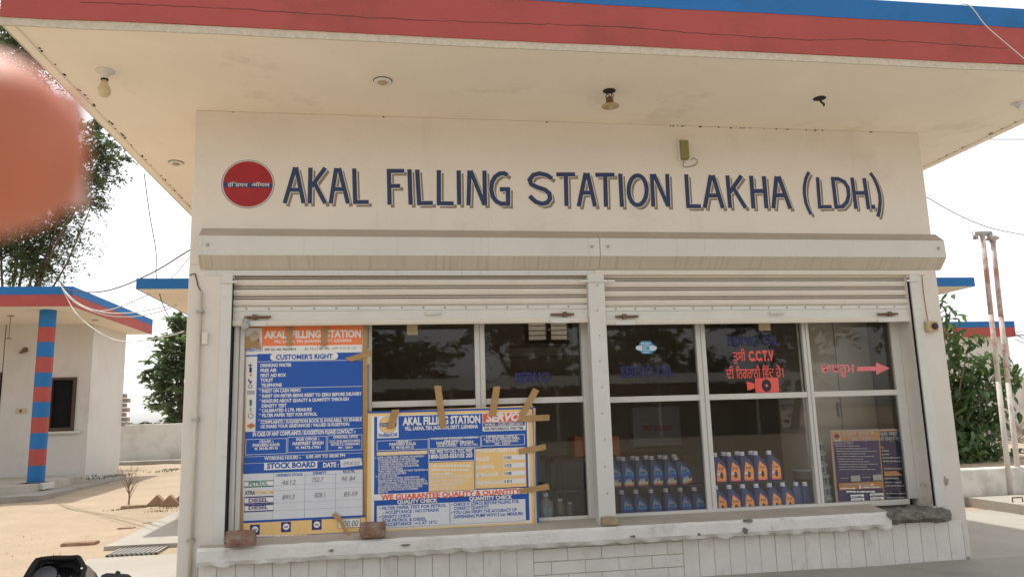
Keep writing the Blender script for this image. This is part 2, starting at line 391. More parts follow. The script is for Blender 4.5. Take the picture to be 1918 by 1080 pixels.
# roof
mb = MB(); mb.box(XL+.014, XR-.014, YF+.014, 4.3, H, 3.897)
rf = mb.build('roof', SOFFIT, KI, bevel=.004)
def band(name, z0, z1, t, m, parent):
    mb = MB(); n = 60
    for k in range(n):      # hand-laid plaster: the edge wavers by a few millimetres
        a = XL+(XR-XL)*k/n; b = XL+(XR-XL)*(k+1)/n
        w1 = [mnoise.noise(Vector((q*1.3, z0*7, 0)))*.008+mnoise.noise(Vector((q*6, z0*7, 4)))*.003 for q in (a, b)]
        mb.add([(a, YF-t, z0+w1[0]), (b, YF-t, z0+w1[1]), (b, YF-t, z1), (a, YF-t, z1), (a, YF+.013, z0+w1[0]), (b, YF+.013, z0+w1[1]), (b, YF+.013, z1), (a, YF+.013, z1)],
               [(0, 1, 2, 3), (0, 4, 5, 1), (3, 2, 6, 7)]+([(0, 3, 7, 4)] if k == 0 else [])+([(1, 5, 6, 2)] if k == n-1 else []))
    mb.box(XL-t, XL+.013, YF+.0135, 4.3, z0, z1); mb.box(XR-.013, XR+t, YF+.0135, 4.3, z0, z1)
    return mb.build(name, m, parent)
band('drip_edge', H-.006, 3.487, -.003, DRIP, rf)
rb = band('red_band', 3.484, 3.763, .004, RED, rf); band('blue_band', 3.760, 3.905, .007, BLUE, rf)
for x0, x1 in ((XL+.02, XL+.075), (XR-.075, XR-.02)): MB().box(x0, x1, YF+.015, 4.29, H-.012, H).build('edge_moulding', SOFFIT, rf)
mb = MB(); r = random.Random(5)
for k in range(46):
    y = r.uniform(-.9, 3.2); x = XL+.078+r.uniform(0, .01); s = r.uniform(.006, .014); mb.box(x, x+s, y, y+s*1.8, H-.0035, H)
    x = XR-.078-s-r.uniform(0, .01)
    if k < 24: mb.box(x, x+s, y, y+s*2, H-.0035, H)
for k in range(26):
    x = r.uniform(0.1, 5.75) if k < 10 else r.uniform(3.6, 5.75); s = r.uniform(.004, .009); mb.box(x, x+s*1.6, -.0022, 0, H-.004-s, H-.003)
mb.build('damp_spots', BLACKD, rf, kind='stuff')
# hairline crack along the red band
mb = MB(); q = []
cr = [(150, 4), (420, 16), (760, 37), (960, 44), (1150, 50), (1340, 65), (1520, 76), (1600, 73), (1730, 80), (1900, 92)]
for i in range(len(cr)-1):
    for k in range(14):
        t = k/14; px = cr[i][0]*(1-t)+cr[i+1][0]*t; py = cr[i][1]*(1-t)+cr[i+1][1]*t+2.6*mnoise.noise(Vector((px*.05, 0, 0)))+1.2*mnoise.noise(Vector((px*.17, 0, 4)))
        c = AY(px, py, YF-.004); q.append(Vector((c.x, c.z)))
for k in range(len(q)-1):
    a = q[k]; b = q[k+1]; t = .0022+.0018*mnoise.noise(Vector((k*.2, 0, 2)))
    mb.quad((a.x, YF-.0052, a.y-t), (b.x, YF-.0052, b.y-t), (b.x, YF-.0052, b.y+t), (a.x, YF-.0052, a.y+t))
mb.build('plaster_crack', CRACK, rb)

# painted emblem and lettering -----------------------------------------
em = Print(-.0, pix(400, 280, 9.0))

def ell(m, r):
    em.disc(m, 582, 581, r, .985, 56)
ell(EMBLUE, 446); ell(LEDGE, 436); ell(ROUNDEL, 419)
em.rect(EMBLUE, 165, 552, 995, 634)
em.gtext(LEDGE, 'इंिडयन', 240, 622, 575, 58); em.gtext(LEDGE, 'ऑयल', 640, 622, 945, 58)
eo = em.out('emblem_paint', KI)
ZA, ZB, ZC, ZD = pix(500, 290, 5.047), pix(860, 290, 5.047), pix(1200, 290, 7.377), pix(1440, 290, 7.377)
O_ = [(1687+85*cos(a*2*pi/28), 336-140*sin(a*2*pi/28)) for a in range(29)]
LET = [
 (ZA, 41, [[(268, 118), (168, 458)], [(275, 118), (347, 458)], [(215, 331), (322, 331)]]),
 (ZA, 41, [[(412, 122), (405, 460)], [(552, 124), (420, 302)], [(450, 268), (552, 458)]]),
 (ZA, 41, [[(655, 126), (603, 460)], [(682, 126), (767, 460)], [(625, 325), (738, 325)]]),
 (ZA, 41, [[(825, 130), (835, 462)], [(816, 447), (962, 447)]]),
 (ZA, 41, [[(1153, 135), (1160, 472)], [(1134, 153), (1298, 153)], [(1160, 295), (1260, 295)]]),
 (ZA, 41, [[(1347, 138), (1359, 472)]]),
 (ZA, 41, [[(1420, 140), (1440, 472)], [(1424, 458), (1568, 455)]]),
 (ZA, 41, [[(1625, 145), (1625, 472)], [(1608, 458), (1765, 460)]]),
 (ZA, 41, [[(1812, 148), (1818, 472)]]),
 (ZB, 40, [[(98, 148), (88, 478)], [(108, 150), (240, 475)], [(239, 150), (245, 475)]]),
 (ZB, 42, [[(458, 195), (425, 175), (385, 178), (340, 208), (310, 262), (302, 330), (318, 395), (352, 440), (395, 463), (440, 462)], [(462, 482), (462, 312)], [(384, 326), (480, 326)]]),
 (ZB, 42, [[(878, 225), (825, 192), (760, 177), (700, 192), (666, 237), (682, 280), (740, 308), (810, 330), (852, 365), (860, 415), (832, 453), (780, 464), (725, 445), (690, 415), (666, 388)]]),
 (ZB, 40, [[(918, 186), (1096, 186)], [(1008, 190), (1015, 485)]]),
 (ZB, 40, [[(1195, 172), (1130, 488)], [(1212, 172), (1285, 488)], [(1160, 358), (1258, 358)]]),
 (ZB, 40, [[(1287, 190), (1468, 190)], [(1380, 194), (1388, 492)]]),
 (ZB, 40, [[(1522, 178), (1539, 492)]]),
 (ZB, 40, [O_]),
 (ZC, 55, [[(152, 265), (174, 718)], [(180, 268), (380, 712)], [(365, 265), (384, 718)]]),
 (ZC, 55, [[(628, 270), (656, 732)], [(632, 710), (832, 712)]]),
 (ZC, 58, [[(968, 282), (885, 735)], [(995, 282), (1135, 738)], [(930, 563), (1090, 563)]]),
 (ZC, 56, [[(1197, 285), (1236, 735)], [(1392, 290), (1230, 520)], [(1280, 460), (1450, 735)]]),
 (ZC, 58, [[(1525, 290), (1558, 742)], [(1700, 295), (1738, 740)], [(1545, 502), (1720, 502)]]),
 (ZD, 58, [[(105, 298), (62, 740)], [(133, 298), (297, 745)], [(80, 560), (240, 560)]]),
 (ZD, 44, [[(552, 238), (510, 330), (490, 440), (490, 540), (510, 660), (545, 750), (583, 824)]]),
 (ZD, 48, [[(671, 310), (703, 745)], [(684, 718), (868, 718)]]),
 (ZD, 52, [[(880, 310), (932, 745)], [(862, 332), (960, 335), (1040, 375), (1090, 450), (1103, 560), (1080, 650), (1020, 715), (910, 722)]]),
 (ZD, 52, [[(1148, 315), (1205, 748)], [(1315, 322), (1378, 752)], [(1170, 528), (1340, 528)]]),
 (ZD, 56, [[(1416, 720), (1470, 720)]]),
 (ZD, 46, [[(1400, 252), (1450, 320), (1500, 430), (1530, 540), (1538, 650), (1525, 780), (1505, 855)]]),
]
for zi, wd, strokes in LET:
    pr = Print(0, zi)
    for k, st in enumerate(strokes):
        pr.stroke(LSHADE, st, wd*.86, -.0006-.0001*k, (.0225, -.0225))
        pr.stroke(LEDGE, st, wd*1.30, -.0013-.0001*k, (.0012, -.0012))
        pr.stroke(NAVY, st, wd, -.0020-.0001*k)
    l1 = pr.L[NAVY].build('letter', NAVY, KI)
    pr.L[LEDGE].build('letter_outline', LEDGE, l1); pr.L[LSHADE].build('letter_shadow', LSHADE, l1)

# shutter box ----------------------------------------------------------
xl, xr = .078, 5.838; xs_ = AY(1124, 470, -.085).x
prof = [(-.002, 2.563), (-.082, 2.490), (-.087, 2.352), (-.012, 2.266), (.015, 2.262), (.015, 2.30), (-.002, 2.30)]
for a, b, j in ((xl, xs_-.0015, 0), (xs_+.0015, xr, .006)):
    mb = MB(); n = 14
    pf = [(y-(j if y < -.05 else 0), z) for y, z in prof]
    for k in range(n):      # sheet metal: slight waves along its length
        u = a+(b-a)*k/n; v = a+(b-a)*(k+1)/n
        du, dv = [[(mnoise.noise(Vector((t*2.2, i, 7)))*.0045) if y < -.005 else 0 for i, (y, z) in enumerate(pf)] for t in (u, v)]
        nn = len(pf); vs = [(u, y+du[i], z) for i, (y, z) in enumerate(pf)]+[(v, y+dv[i], z) for i, (y, z) in enumerate(pf)]
        fs = [(i, (i+1) % nn, nn+(i+1) % nn, nn+i) for i in range(nn)]
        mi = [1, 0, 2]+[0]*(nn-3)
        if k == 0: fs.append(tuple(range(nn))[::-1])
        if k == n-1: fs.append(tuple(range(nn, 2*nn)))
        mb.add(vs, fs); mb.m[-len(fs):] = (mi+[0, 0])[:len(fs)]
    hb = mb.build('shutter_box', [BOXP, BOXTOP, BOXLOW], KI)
    mb = MB()
    for x in (a+.06, b-.06): mb.lathe([(.012, -.006), (.010, -.012), (.004, -.014)], (x, -.084-j, 2.425), 10, 0, 'y')
    mb.build('bolt', STEEL, hb)
mb = MB().box(.11, xs_-.02, -.006, .013, 2.222, 2.262); mb.build('box_lip', BOXP, KI, bevel=.003)
mb = MB().box(xs_-.03, 5.70, -.016, .010, 2.224, 2.2615); mb.build('box_lip', SHUT, KI, bevel=.003)

# roller shutters -------------------------------------------------------
def shutter(x0, x1, zb, tilt):
    p = [(.062, 0), (.048, .0006), (.034, .006), (.024, .017), (.0205, .031), (.0225, .044), (.032, .0535), (.046, .0565), (.060, .0570), (.060, .0595), (.031, .0600), (.0285, .0640), (.031, .0680), (.060, .0685), (.062, .0720)]
    mb = MB(); mb.prism_x([(.018, zb), (.050, zb), (.050, zb+.036), (.014, zb+.036), (.012, zb+.018)], x0, x1)
    sh = mb.build('roller_shutter', SHUT, KI, bevel=.002); sh['label'] = 'half-raised roller shutter with ribbed slats'
    MB().box(x0, x1, .026, .045, zb+.037, zb+.104).build('bottom_plate', WHITEP, sh)
    MB().box(x0, x1, .021, .046, zb+.105, zb+.136).build('rivet_strip', WHITEP, sh, bevel=.002)
    rv = MB()
    for k in range(int((x1-x0)/.15)): rv.lathe([(.008, 0), (.007, -.003), (.003, -.005)], (x0+.09+.155*k, .021, zb+.122), 8, 0, 'y')
    rv.build('rivets', STEEL, sh, kind='stuff')
    for k in range(5):
        z = zb+.1375+.0725*k; sm_ = MB().prism_x([(y, z+h) for y, h in p], x0, x1); sm_.m = [1 if i in (0, 7, 8, 9, 12, 13) else 0 for i in range(len(p))]+[0, 0]; sm_.build('slat', [SHUT, SEAM], sh)
    # handle, two latch bolts
    c = (x0+x1)/2+.12; h = MB(); h.tube([(c-.06, .024, zb+.078), (c-.055, .004, zb+.072), (c+.055, .004, zb+.076), (c+.06, .024, zb+.082)], .006, 6); h.box(c-.05, c+.05, .018, .026, zb+.06, zb+.098); h.build('handle', WHITEP, sh)
    for x, s in ((x0+.17, 1), (x1-.2, -1)):
        h = MB(); h.box(x-.07, x+.07, .004, .026, zb+.052, zb+.068); h.tube([(x-.09, .008, zb+.06), (x+.09, .008, zb+.062)], .008, 6)
        h.box(x-.02*s-.015, x-.02*s+.015, -.004, .02, zb+.045, zb+.078); h.build('latch', RUST, sh)
        h = MB(); h.box(x-.09, x+.06, .006, .014, zb-.002, zb+.034); h.build('latch_plate', WHITEP, sh)
    return sh
s1 = shutter(.30, 2.862, 1.866, 0); s2 = shutter(2.992, 5.53, 1.846, 0)
# padlock hanging from the left latch
h = MB(); c = AY(460, 611, .0); h.lathe([(.006, -.014), (.026, -.012), (.029, 0), (.026, .010), (.006, .012)], (c.x, -.01, c.z), 14, 0, 'y')
h.tube([(c.x-.016, -.01, c.z+.02), (c.x-.018, -.01, c.z+.045), (c.x, -.01, c.z+.058), (c.x+.018, -.01, c.z+.045), (c.x+.016, -.01, c.z+.02)], .005, 6)
tag(h.build('padlock', STEEL, smooth=False), 'round steel padlock on the left end of the left shutter', 'padlock')
# guides and centre post
MB().box(.225, .298, -.014, .06, .40, 2.24).build('guide_rail', WHITEP, KI, bevel=.003)
MB().box(.3055, .338, .052, .1, .42, 1.9).build('guide_rail', WHITEP, KI, bevel=.006); MB().box(.341, .372, .085, .119, .425, 1.9).build('guide_rail', WHITEP, KI, bevel=.004)
MB().box(5.547, 5.625, -.014, .06, .40, 2.24).build('guide_rail', WHITEP, KI, bevel=.003)
po = MB().box(2.864, 2.990, -.022, .07, .398, 2.236).build('centre_post', WHITEP, KI, bevel=.004)
mb = MB()
for k in range(9): mb.lathe([(.007, 0), (.005, -.003)], (2.93+.004*(-1)**k, -.022, .62+.19*k), 8, 0, 'y')
mb.build('screws', STEEL, po, kind='stuff')
mb = MB(); mb.box(2.80, 3.07, -.034, -.0225, 2.165, 2.182); mb.build('stop_bar', WHITEP, po)
for x in (.27, 5.56): MB().box(x-.05, x+.06, -.026, -.0145, 2.165, 2.182).build('stop_bar', WHITEP, KI)
MB().box(.2985, .3005, -.010, .10, .41, 2.2).build('channel_shade', BLACKD, KI); MB().box(5.5305, 5.5465, .0, .03, .41, 2.2).build('channel_shade', BLACKD, KI)  # black strips: shade inside the guide channels put in as colour

# windows ---------------------------------------------------------------
GY = .187
xm = [AY(690, 680, .165).x, AY(899, 680, .165).x, AY(1315, 680, .165).x, AY(1513, 680, .165).x]
zr1 = AY(900, 752, .165).z; zr2 = AY(1420, 741, .165).z
WINF = mat('window_frame_paint', (.66, .64, .59), .5, .06, 4, .08, 90, dirt=(.4, .35, .28), dscale=8, dthr=.74)
def fr(*a): return MB().box(*a).build('window_frame', WINF, KI, bevel=.003)
fr(.302, .375, .12, .21, .43, 2.28); fr(5.45, 5.528, .165, .21, .452, 2.28); fr(2.835, 3.02, .150, .21, .43, 2.28)
for x, w_ in ((xm[0], .05), (xm[1], .076), (xm[2], .078), (xm[3], .058)):
    fr(x-w_/2, x+w_/2, .158, .212, .409, 2.28)
    MB().box(x-.003, x+.003, .1565, .158, .453, 1.95).build('frame_groove', mat('groove_grey', (.36, .34, .31), .7), KI)
bays = [(.375, xm[0]-.025), (xm[0]+.025, xm[1]-.038), (xm[1]+.038, 2.835), (3.02, xm[2]-.039), (xm[2]+.039, xm[3]-.029), (xm[3]+.029, 5.45)]
PANE = {}
for i, (a, b) in enumerate(bays):
    zr = zr1 if i < 3 else zr2
    fr(a+.0005, b-.0005, .161, .209, zr-.022, zr+.022); fr(a+.0005, b-.0005, .160, .21, .41, .451)
    for j, (z0, z1) in enumerate(((.452, zr-.0225), (zr+.0225, 2.27))):
        PANE[i, j] = MB().quad((a, GY, z0), (b, GY, z0), (b, GY, z1), (a, GY, z1)).build('window_pane', GLASS, KI)
# right reveal
MB().box(5.5295, 5.5305, .03, .25, .42, 2.28).build('reveal', WALL, KI)
# sill ------------------------------------------------------------------
def sill(x0, x1, seed, m, amp=.012, y0=-.105, zb=.285, zt=.400):
    mb = MB(); n = int((x1-x0)/.03)
    def ring(x):
        nz = lambda a, s=9.: mnoise.noise(Vector((x*s, a, seed)))
        return [(x, .158, .43), (x, -.02, zt+.006+.003*nz(1)), (x, y0+.02+.008*nz(2), zt-.001+.004*nz(3)), (x, y0+.010*nz(4, 5), zt-.018+.006*nz(5)),
                (x, y0-.004+.010*nz(6, 6), zb+.03+.006*nz(7)), (x, y0+.012+amp*nz(8, 8), zb+amp*1.1*nz(9, 11)), (x, -.03, zb+.006+.006*nz(10)), (x, .0, zb+.02), (x, .158, zb+.02)]
    R = [ring(x0+(x1-x0)*k/n) for k in range(n+1)]; m_ = len(R[0]); vs = [v for q in R for v in q]; fs = []; mi = []
    for k in range(n):
        for i in range(m_):
            fs.append((k*m_+i, k*m_+(i+1) % m_, (k+1)*m_+(i+1) % m_, (k+1)*m_+i)); mi.append(1 if i in (0, 1) else 0)
    mb.add(vs, fs+[tuple(range(m_))[::-1], tuple(range(n*m_, (n+1)*m_))]); mb.m = mi+[0, 0]
    return mb.build('sill', [m, SILLTOP], KI)
xb = AY(1668, 960, -.1).x; x9 = AY(1790, 955, -.1).x
sill(AY(368, 1045, -.1).x, xb, 3, SILL, .020)
def crag(x0, x1):
    mb = MB(); n = 42; m_ = 15; R_ = []
    for k in range(n+1):
        x = x0+(x1-x0)*k/n; f = min(1, min(k, n-k)/4); ring = []
        for i in range(m_):
            a = 2*pi*i/m_; y = .025+cos(a)*.135; z = .352+sin(a)*.05*(1 if sin(a) > 0 else 1.1)
            nz = mnoise.noise(Vector((x*9, cos(a)*2.2, sin(a)*2.2+3)))*.030+mnoise.noise(Vector((x*34, cos(a)*6, sin(a)*6)))*.014+(.012 if abs(sin(a*2+x*3)) < .25 else 0)
            ring.append((x+mnoise.noise(Vector((a*2, k*.7, 5)))*.006, min(.155, .025+(y-.025)*(.55+.45*f)+cos(a)*nz), .352+(z-.352)*(.5+.5*f)+sin(a)*nz*.8))
        R_.append(ring)
    mb.add([v for q in R_ for v in q], [(k*m_+i, k*m_+(i+1) % m_, (k+1)*m_+(i+1) % m_, (k+1)*m_+i) for k in range(n) for i in range(m_)]+[tuple(range(m_)), tuple(range(n*m_, (n+1)*m_))])
    return mb.build('sill', BROKEN, KI)
sb = crag(xb-.01, x9); sb['label'] = 'broken dark grey concrete end of the sill'
mb = MB(); r = random.Random(17)      # chipped patches where the whitewash has gone
for px, py, sx, sz in ((1402, 975, .034, .013), (1397, 993, .022, .02), (1668, 964, .02, .03), (1310, 1000, .012, .008), (1186, 1004, .02, .008), (760, 1020, .03, .006), (620, 1030, .014, .008)):
    c = AY(px, py, -.121); n = 11
    rr = [r.uniform(.55, 1.25) for _ in range(n)]
    mb.add([(c.x, -.124, c.z)]+[(c.x+sx*rr[k]*cos(2*pi*k/n), -.1215, c.z+sz*rr[k]*sin(2*pi*k/n)) for k in range(n)]+[(c.x+sx*rr[k]*cos(2*pi*k/n), -.10, c.z+sz*rr[k]*sin(2*pi*k/n)) for k in range(n)],
           [(0, 1+k, 1+(k+1) % n) for k in range(n)]+[(1+k, 1+(k+1) % n, 1+n+(k+1) % n, 1+n+k) for k in range(n)])
mb.build('sill_chips', BROKEN, KI, kind='stuff')
# plinth: upright tiles and a patch of brick ----------------------------
px0 = AY(368, 1070, -.03).x; pl = MB().box(px0+.005, 5.735, -.024, -.0045, 0, .288).build('plinth', MORTAR, KI)
bxa, bxb = AY(1000, 1060, -.03).x, AY(1281, 1050, -.03).x
r = random.Random(4)
def tile(x0, x1, z0, z1, name, y):
    MB().box(x0, x1, y, -.0242, z0, z1).build(name, PLINTH, pl, bevel=.003)
def tiles(a, b):
    n = round((b-a)/.118); w_ = (b-a)/n
    for k in range(n): tile(a+k*w_+.0018, a+(k+1)*w_-.0018, .0, .300, 'plinth_tile', -.028+r.uniform(-.002, .002))
tiles(px0+.01, bxa); tiles(bxb, 5.73)
for row, z in enumerate((.0, .088, .176, .264)):
    x = bxa-(.12 if row % 2 else 0)
    while x < bxb:
        a, b = max(x, bxa)+.002, min(x+.245, bxb)-.002
        if b-a > .02: tile(a, b, z+.003, min(z+.085, .300), 'brick', -.028+r.uniform(-.0015, .0015))
        x += .245
# conduit on the left pier, with clamps
cp = [AY(354, 516, -.004), AY(366, 520, -.008), AY(375, 536, -.014), AY(376, 560, -.02), AY(373, 760, -.02), AY(368, 1000, -.02), AY(366, 1075, -.02)]
q = AY(376, 545, -.02); x = q.x
cd_ = MB().tube([(x, -.018, q.z), (x, -.018, .02)], .0125, 8).build('conduit', mat('conduit_plastic', (.62, .57, .48), .5, .08, 8, streak=((.42, .36, .28), 20, 1.5, .6, .5)), KI, smooth=True)
mb = MB()
for py in (583, 785, 1011):
    z = AY(374, py, -.02).z; mb.box(x-.024, x+.024, -.033, -.001, z-.007, z+.007)
mb.build('clamp', STEEL, cd_)
q2 = AY(355, 515, -.003)
MB().tube([(x, -.015, q.z), (x-.02, -.01, q.z+.035), (x-.045, -.006, q2.z+.01), (q2.x, -.004, q2.z)], .004, 5).build('conduit_wire', CABLE, cd_)
q = AY(384, 634, -.01); MB().box(q.x-.018, q.x+.02, -.03, 0, q.z-.04, q.z+.045).build('wall_socket', WALL, KI, bevel=.004)
q = AY(1826, 1030, 0)
mb = MB()
for px, py, sx, sz in ((1729, 908, .035, .03), (1800, 1030, .02, .03), (1735, 935, .05, .035), (1762, 945, .03, .06), (1772, 900, .025, .04), (1795, 1000, .03, .02), (1810, 1045, .05, .018)):
    c = AY(px, py, 0); n = 26; sx *= .8; sz *= .8
    rr = [1+.55*mnoise.noise(Vector((cos(2*pi*k/n)*1.7, sin(2*pi*k/n)*1.7, px)))+.3*mnoise.noise(Vector((cos(2*pi*k/n)*6, sin(2*pi*k/n)*6, py))) for k in range(n)]
    mb.add([(c.x, -.0012, c.z)]+[(c.x+sx*rr[k]*cos(2*pi*k/n), -.0012, c.z+sz*rr[k]*sin(2*pi*k/n)) for k in range(n)], [(0, 1+k, 1+(k+1) % n) for k in range(n)])
mb.build('bare_plaster', mat('bare_plaster', (.36, .32, .26), .95, .2, 30, .6, 80), KI, kind='stuff')

mb = MB(); r = random.Random(9)      # hairline cracks in the plaster above the shutter box
for k in range(13):
    q = AY(r.uniform(850, 1320), r.uniform(395, 425), 0); a = r.uniform(-2.6, -.5); pts = [Vector((q.x, q.z))]
    for i in range(r.randint(5, 10)): a += r.uniform(-.7, .7); pts.append(pts[-1]+Vector((cos(a), sin(a)*.7))*r.uniform(.012, .03))
    ribbon(mb, pts, .0006, -.0009)
mb.build('hairline_cracks', mat('hairline', (.56, .51, .45), .95), KI, kind='stuff')
# lower rear canopy (same building)
RB = thing('rear_canopy', 'lower blue-edged concrete canopy sticking out behind the shop on both sides', 'canopy', (4, 5.5, 0))
za, zb_ = 2.875, 3.0; xa, xc = AY(255, 538, 4.31).x, AY(1825, 528, 4.31).x
mb = MB().box(xa+.01, xc-.01, 4.32, 7.3, za, zb_-.004); mb.build('slab', SOFFIT, RB)
MB().box(xa, xc, 4.303, 4.319, za-.002, zb_+.004).build('blue_band', BLUE, RB); MB().box(xa-.006, xa+.0095, 4.3195, 7.3, za-.002, zb_+.004).build('blue_band', BLUE, RB); MB().box(xc-.0095, xc+.006, 4.3195, 7.3, za-.002, zb_+.004).build('blue_band', BLUE, RB)
MB().box(.3, 6.4, 4.4, 7.1, 0, za-.001).build('wall', WALL, RB)

# ================================================================== things fixed to the shop front
Hs = H
def on_soffit(px, py): return AZ(px, py, Hs)
# bulb in its holder
c = on_soffit(197, 133)
t = thing('ceiling_bulb', 'pale bulb hanging from a ceiling rose near the left roof corner', 'light bulb', (c.x, c.y, Hs))
MB().lathe([(.055, 0), (.056, -.008), (.03, -.016), (.026, -.05), (.022, -.055)], c, 18).build('holder', OFFW, t, smooth=True)
MB().lathe([(.022, -.055), (.024, -.062), (.02, -.066)], c, 14).build('collar', BLACKD, t)
MB().lathe([(.019, -.066), (.022, -.085), (.036, -.115), (.041, -.135), (.038, -.155), (.025, -.172), (.006, -.178)], c, 18).build('bulb', mat('dusty_bulb', (.62, .52, .33), .35, .05, 12), t, smooth=True)
for px, py, lab in ((717, 151, 'round recessed ceiling light above the letters FILLING'), (330, 304, 'small round recessed ceiling light beside the left wall edge')):
    c = on_soffit(px, py); t = thing('recessed_light', lab, 'ceiling light', (c.x, c.y, Hs), 'recessed lights in the soffit')
    MB().lathe([(.058, -.001), (.060, -.010), (.046, -.016), (.034, -.014)], c, 22).build('ring', OFFW, t, smooth=True)
    MB().lathe([(.062, .0), (.064, -.0035), (.05, -.004)], c, 22).build('shadow_gap', BLACKD, t)
    MB().lathe([(.033, -.012), (.028, -.022), (.012, -.03), (.003, -.031)], c, 16).build('lamp', mat('lamp_amber', (.45, .34, .2), .3, .1, 20), t, smooth=True)
c = on_soffit(1141, 170); t = thing('broken_downlight', 'broken downlight dangling from a dark hole in the roof underside', 'ceiling light', (c.x, c.y, Hs))
MB().lathe([(.045, -.001), (.046, -.004), (.03, -.0045)], c, 18).build('hole', BLACKD, t)
mb = MB()
for k in range(4): a = k*1.6; mb.tube([c+Vector((.02*cos(a), .02*sin(a), 0)), c+Vector((.03*cos(a+.8), .03*sin(a+.8), -.04)), c+Vector((.025*cos(a+2), .02*sin(a+2), -.06)), c+Vector((.02*cos(a+1), .02*sin(a+1), -.085))], .0035, 5)
mb.build('wires', CABLE, t)
MB().lathe([(.02, -.05), (.026, -.055), (.03, -.1), (.02, -.102)], c, 12).build('socket', RUST, t)
MB().lathe([(.03, -.1), (.062, -.112), (.064, -.118), (.045, -.124), (.02, -.124), (.022, -.135), (.01, -.142)], c+Vector((.004, 0, 0)), 20).build('reflector', mat('yellowed_plastic', (.45, .35, .22), .5, .1, 20), t, smooth=True)
c = on_soffit(1535, 184); t = thing('open_light_hole', 'empty light hole with a stub of wire, right of the dangling downlight', 'light fitting', (c.x, c.y, Hs))
MB().lathe([(.045, -.001), (.046, -.004), (.03, -.0045)], c, 18).build('hole', BLACKD, t)
MB().tube([c, c+Vector((.01, 0, -.03)), c+Vector((.03, 0, -.045)), c+Vector((.028, 0, -.06))], .009, 6).build('wire_stub', CABLE, t)
c = on_soffit(1907, 193); t = thing('spot_fitting', 'small pale spot fitting near the right roof corner', 'light fitting', (c.x, c.y, Hs))
MB().lathe([(.05, -.001), (.05, -.006), (.02, -.007)], c, 18).build('base', OFFW, t)
MB().tube([c, c+Vector((0, 0, -.03)), c+Vector((-.01, -.04, -.05))], .02, 8).build('head', CAPW, t)

# green junction box with a loop of wire
a, b = AY(1274, 262, -.05), AY(1292, 296, -.05)
t = thing('junction_box', 'small olive green junction box high on the wall', 'junction box', ((a.x+b.x)/2, 0, b.z))
MB().box(a.x, b.x, -.05, -.0005, b.z, a.z).build('case', mat('olive_paint', srgb(132, 128, 78), .6, .08, 12), t, bevel=.004)
MB().box(a.x-.010, a.x-.0005, -.034, -.001, b.z-.012, a.z-.004).build('back_plate', OFFW, t)
lp = [(1281, 296), (1281, 303), (1279, 308), (1280, 312), (1284, 313), (1292, 312), (1300, 310), (1306, 305), (1306, 300), (1301, 296), (1297, 297), (1295, 300)]
MB().tube([AY(u, v, -.006-.004*sin(i)) for i, (u, v) in enumerate(lp)], .0022, 5).build('wire_loop', CABLE, t)
# push-button box on the right pier
a, b = AY(1737, 601, -.05), AY(1759, 620, -.05)
t = thing('push_button_box', 'yellowed push-button box on the right wall corner', 'switch', ((a.x+b.x)/2, 0, b.z))
MB().box(a.x, b.x, -.05, -.0005, b.z, a.z).build('case', mat('yellowed_case', srgb(196, 176, 130), .6, .12, 25), t, bevel=.005)
MB().lathe([(.026, -.05), (.027, -.062), (.022, -.068), (.008, -.07)], ((a.x+b.x)/2+.012, 0, (a.z+b.z)/2), 16, 0, 'y').build('button', mat('dark_button', (.05, .025, .02), .4), t, smooth=True)
MB().tube([AY(1738, 600, -.03), AY(1737, 594, -.008), AY(1733, 570, -.004), AY(1729, 540, -.004), AY(1727, 516, -.004)], .0028, 5).build('wire', mat('reddish_wire', (.26, .15, .13), .7), t)

# ================================================================== signboards on the sill
P_BLUE = mat('print_blue', srgb(34, 90, 178), .42, .05, 9); P_NAVY = mat('print_navy', srgb(62, 58, 124), .45, .06, 9)
P_WHITE = mat('print_white', srgb(238, 236, 232), .45, .03, 9); P_OR = mat('print_orange', (.93, .25, .085), .45, .06, 9)
P_YEL = mat('print_yellow', (.92, .62, .25), .45, .05, 9); P_RED = mat('print_red', (.85, .13, .06), .45, .05, 9)
P_TEAL = mat('print_teal', srgb(40, 130, 116), .45, .03, 9); P_PEN = mat('pen_grey', srgb(120, 120, 124), .6, .1, 60)
P_GREY = mat('print_light_grey', srgb(222, 224, 228), .45, .05, 6); P_DARK = mat('print_dark', srgb(44, 44, 58), .5, 0)
def board(t, y, pr, corners, th, back, face):
    q = [pr.P(*c) for c in corners]       # TL TR BR BL
    mb = MB(); mb.prism_y(q, y, y+th); mb.build('panel', face, t); return q
# --- tall board
Y1 = .118
s = Print(Y1, pix(430, 590, 2.455)); zsill = .405
t = thing('stock_signboard', 'tall blue and white stock board with orange heading, taped left of the window', 'signboard', (.8, Y1, zsill))
BLW = .01
q = board(t, Y1, s, [(62, 40), (634, 40), (634, 1018), (48, 1036)], .012, P_BLUE, mat('board_ply', srgb(176, 140, 96), .8, .1, 12))
s.rect(P_WHITE, 72, 60, 612, 1000); s.rect(P_OR, 150, 50, 610, 142)
s.text(P_WHITE, 'AKAL  FILLING  STATION', 160, 106, 604, 33, .03)
s.text(P_WHITE, 'VILL. LAKHA, TEH. JAGRAON, DISTT. LUDHIANA', 205, 127, 562, 13, .03)
s.text(P_DARK, 'EXP. LIC. NO. PNC/PB/14', 162, 163, 305, 11, .03); s.text(P_DARK, '(Ps 721)', 345, 160, 396, 10, .01); s.text(P_DARK, 'GST NO.-', 412, 158, 462, 11, .03); s.text(P_PEN, 'APP 7152 B 1ZS', 470, 157, 585, 10, .0, .3)
s.rect(P_OR, 150, 140, 153, 168); s.rect(P_OR, 402, 133, 405, 162)
s.disc(P_OR, 108, 118, 30); s.disc(P_WHITE, 108, 118, 22); s.rect(P_BLUE, 78, 112, 138, 124); s.text(P_BLUE, 'IndianOil', 66, 166, 146, 15, .02)
